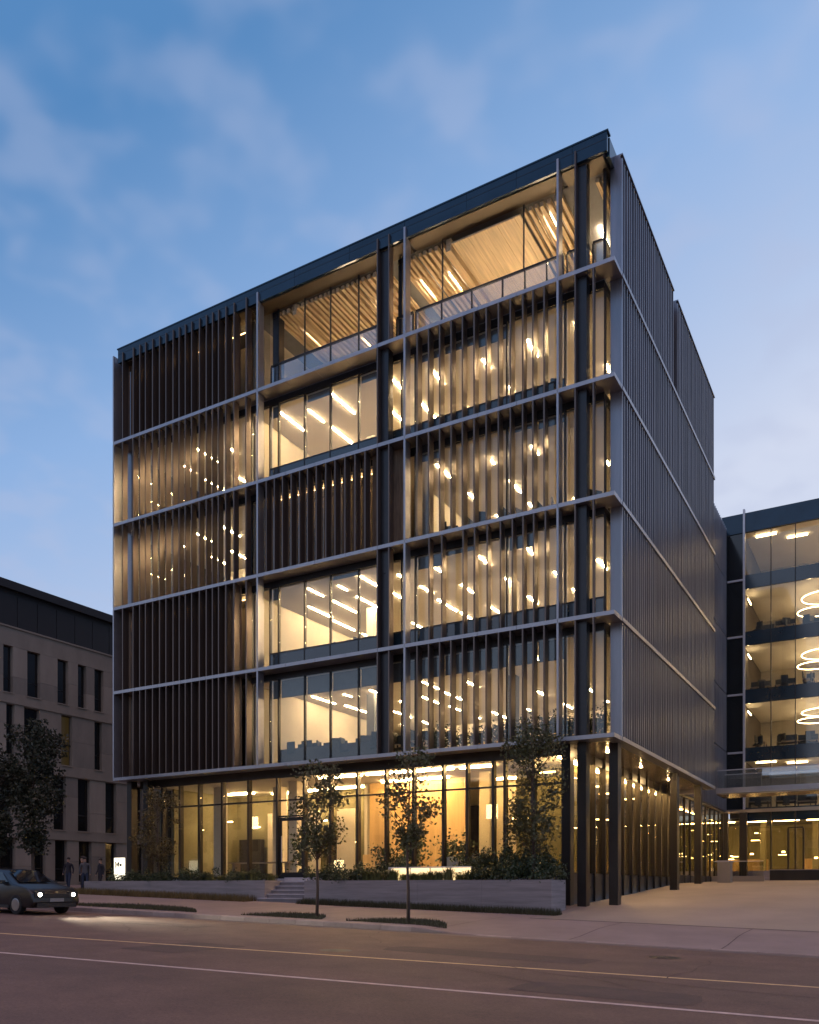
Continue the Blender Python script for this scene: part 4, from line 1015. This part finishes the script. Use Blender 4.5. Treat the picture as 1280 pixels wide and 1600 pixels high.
# ------------------------------------------------------------------ people on the left pavement
def person(x, y, rz, h, top, legs, hairc, label, stride=.1, arm=.1):
    z = G(x, y)
    J = {'pel': (0, 0, .94), 'wst': (0, 0, 1.08), 'cst': (0, .01, 1.32), 'nck': (0, .0, 1.50), 'hd1': (0, -.02, 1.60), 'hd2': (0, -.02, 1.70)}
    E = [('pel', 'wst'), ('wst', 'cst'), ('cst', 'nck'), ('nck', 'hd1'), ('hd1', 'hd2')]
    Rr = {'pel': (.165, .12), 'wst': (.15, .105), 'cst': (.18, .12), 'nck': (.055, .06), 'hd1': (.075, .09), 'hd2': (.08, .095)}
    for s_, nm in ((-1, 'l'), (1, 'r')):
        o = stride * s_
        J.update({'hip' + nm: (.09 * s_, 0, .88), 'kne' + nm: (.10 * s_, -.04 - o * .5, .50), 'ank' + nm: (.10 * s_, .02 - o, .09), 'toe' + nm: (.11 * s_, -.16 - o, .04),
                  'sho' + nm: (.19 * s_, .01, 1.43), 'elb' + nm: (.25 * s_, .03 + arm * s_ * .4, 1.15), 'wri' + nm: (.23 * s_, -.06 + arm * s_, .92), 'han' + nm: (.225 * s_, -.08 + arm * s_, .82)})
        E += [('pel', 'hip' + nm), ('hip' + nm, 'kne' + nm), ('kne' + nm, 'ank' + nm), ('ank' + nm, 'toe' + nm), ('cst', 'sho' + nm), ('sho' + nm, 'elb' + nm), ('elb' + nm, 'wri' + nm), ('wri' + nm, 'han' + nm)]
        for k, r_ in (('hip', .095), ('kne', .062), ('ank', .045), ('toe', .038), ('sho', .068), ('elb', .048), ('wri', .034), ('han', .036)): Rr[k + nm] = (r_, r_)
    names = list(J); me = bpy.data.meshes.new('person_body')
    k_ = h / 1.78
    me.from_pydata([tuple(c * k_ for c in J[n_]) for n_ in names], [(names.index(a), names.index(d)) for a, d in E], [])
    o = bpy.data.objects.new('person', me); place(o, (x, y, z)); o.rotation_euler = (0, 0, rz)
    sk = o.modifiers.new('skin', 'SKIN'); sk.use_smooth_shade = True
    for n_, dv in zip(names, me.skin_vertices[0].data): dv.radius = tuple(r_ * k_ for r_ in Rr[n_]); dv.use_root = n_ == 'pel'
    ss = o.modifiers.new('sub', 'SUBSURF'); ss.levels = 1; ss.render_levels = 1
    dg = bpy.context.evaluated_depsgraph_get(); me2 = bpy.data.meshes.new_from_object(o.evaluated_get(dg)); o.modifiers.clear(); o.data = me2
    me2.materials.clear()
    for m in (M['skin'], M[top], M[legs], M['black']): me2.materials.append(m)
    for p in me2.polygons:
        cz = p.center.z / k_; wide = abs(p.center.x / k_) > .19
        p.material_index = 3 if cz < .10 else (0 if (cz > 1.51 or (wide and cz < .90)) else (2 if (cz < .95 and not wide) else 1)); p.use_smooth = True
    tag(o, label, 'person', 'people standing by the building')
    hm = MB(); n = 10
    for q in range(5):
        pass
    bmh = bmesh.new(); bmesh.ops.create_uvsphere(bmh, u_segments=12, v_segments=8, radius=1)
    for v in bmh.verts: v.co = Vector((v.co.x * .092, v.co.y * .108 + .005, v.co.z * .085 + 1.725)) * k_
    bmesh.ops.delete(bmh, geom=[v for v in bmh.verts if v.co.z < 1.69 * k_ and v.co.y < -.02 * k_], context='VERTS')
    hme = bpy.data.meshes.new('hair'); bmh.to_mesh(hme); bmh.free(); hme.materials.append(M[hairc])
    ho = bpy.data.objects.new('hair', hme); COL.objects.link(ho); ho.parent = o
    for sx in (-1, 1):
        ey = MB(); ey.tube([(sx * .032 * k_, -.112 * k_, 1.665 * k_), (sx * .032 * k_, -.118 * k_, 1.665 * k_)], [.011, .009], 8)
        e_ = bpy.data.objects.new('eye', ey.mesh('eye', M['black'])); COL.objects.link(e_); e_.parent = o
    return o
person(-29.3, .2, R(20), 1.72, 'cloth1', 'cloth4', 'hair', 'person in dark jacket and jeans, leftmost of the group', .12, .10)
person(-28.7, .6, R(-40), 1.80, 'cloth2', 'cloth1', 'hair', 'person in brown coat standing in the middle of the group', .05, .05)
person(-27.9, .1, R(60), 1.75, 'cloth3', 'cloth4', 'hair', 'person in grey hoodie beside the brown coat', .16, -.12)
person(-27.2, .5, R(-10), 1.70, 'cloth1', 'cloth1', 'hair', 'person all in black, nearest the building corner', .08, .08)
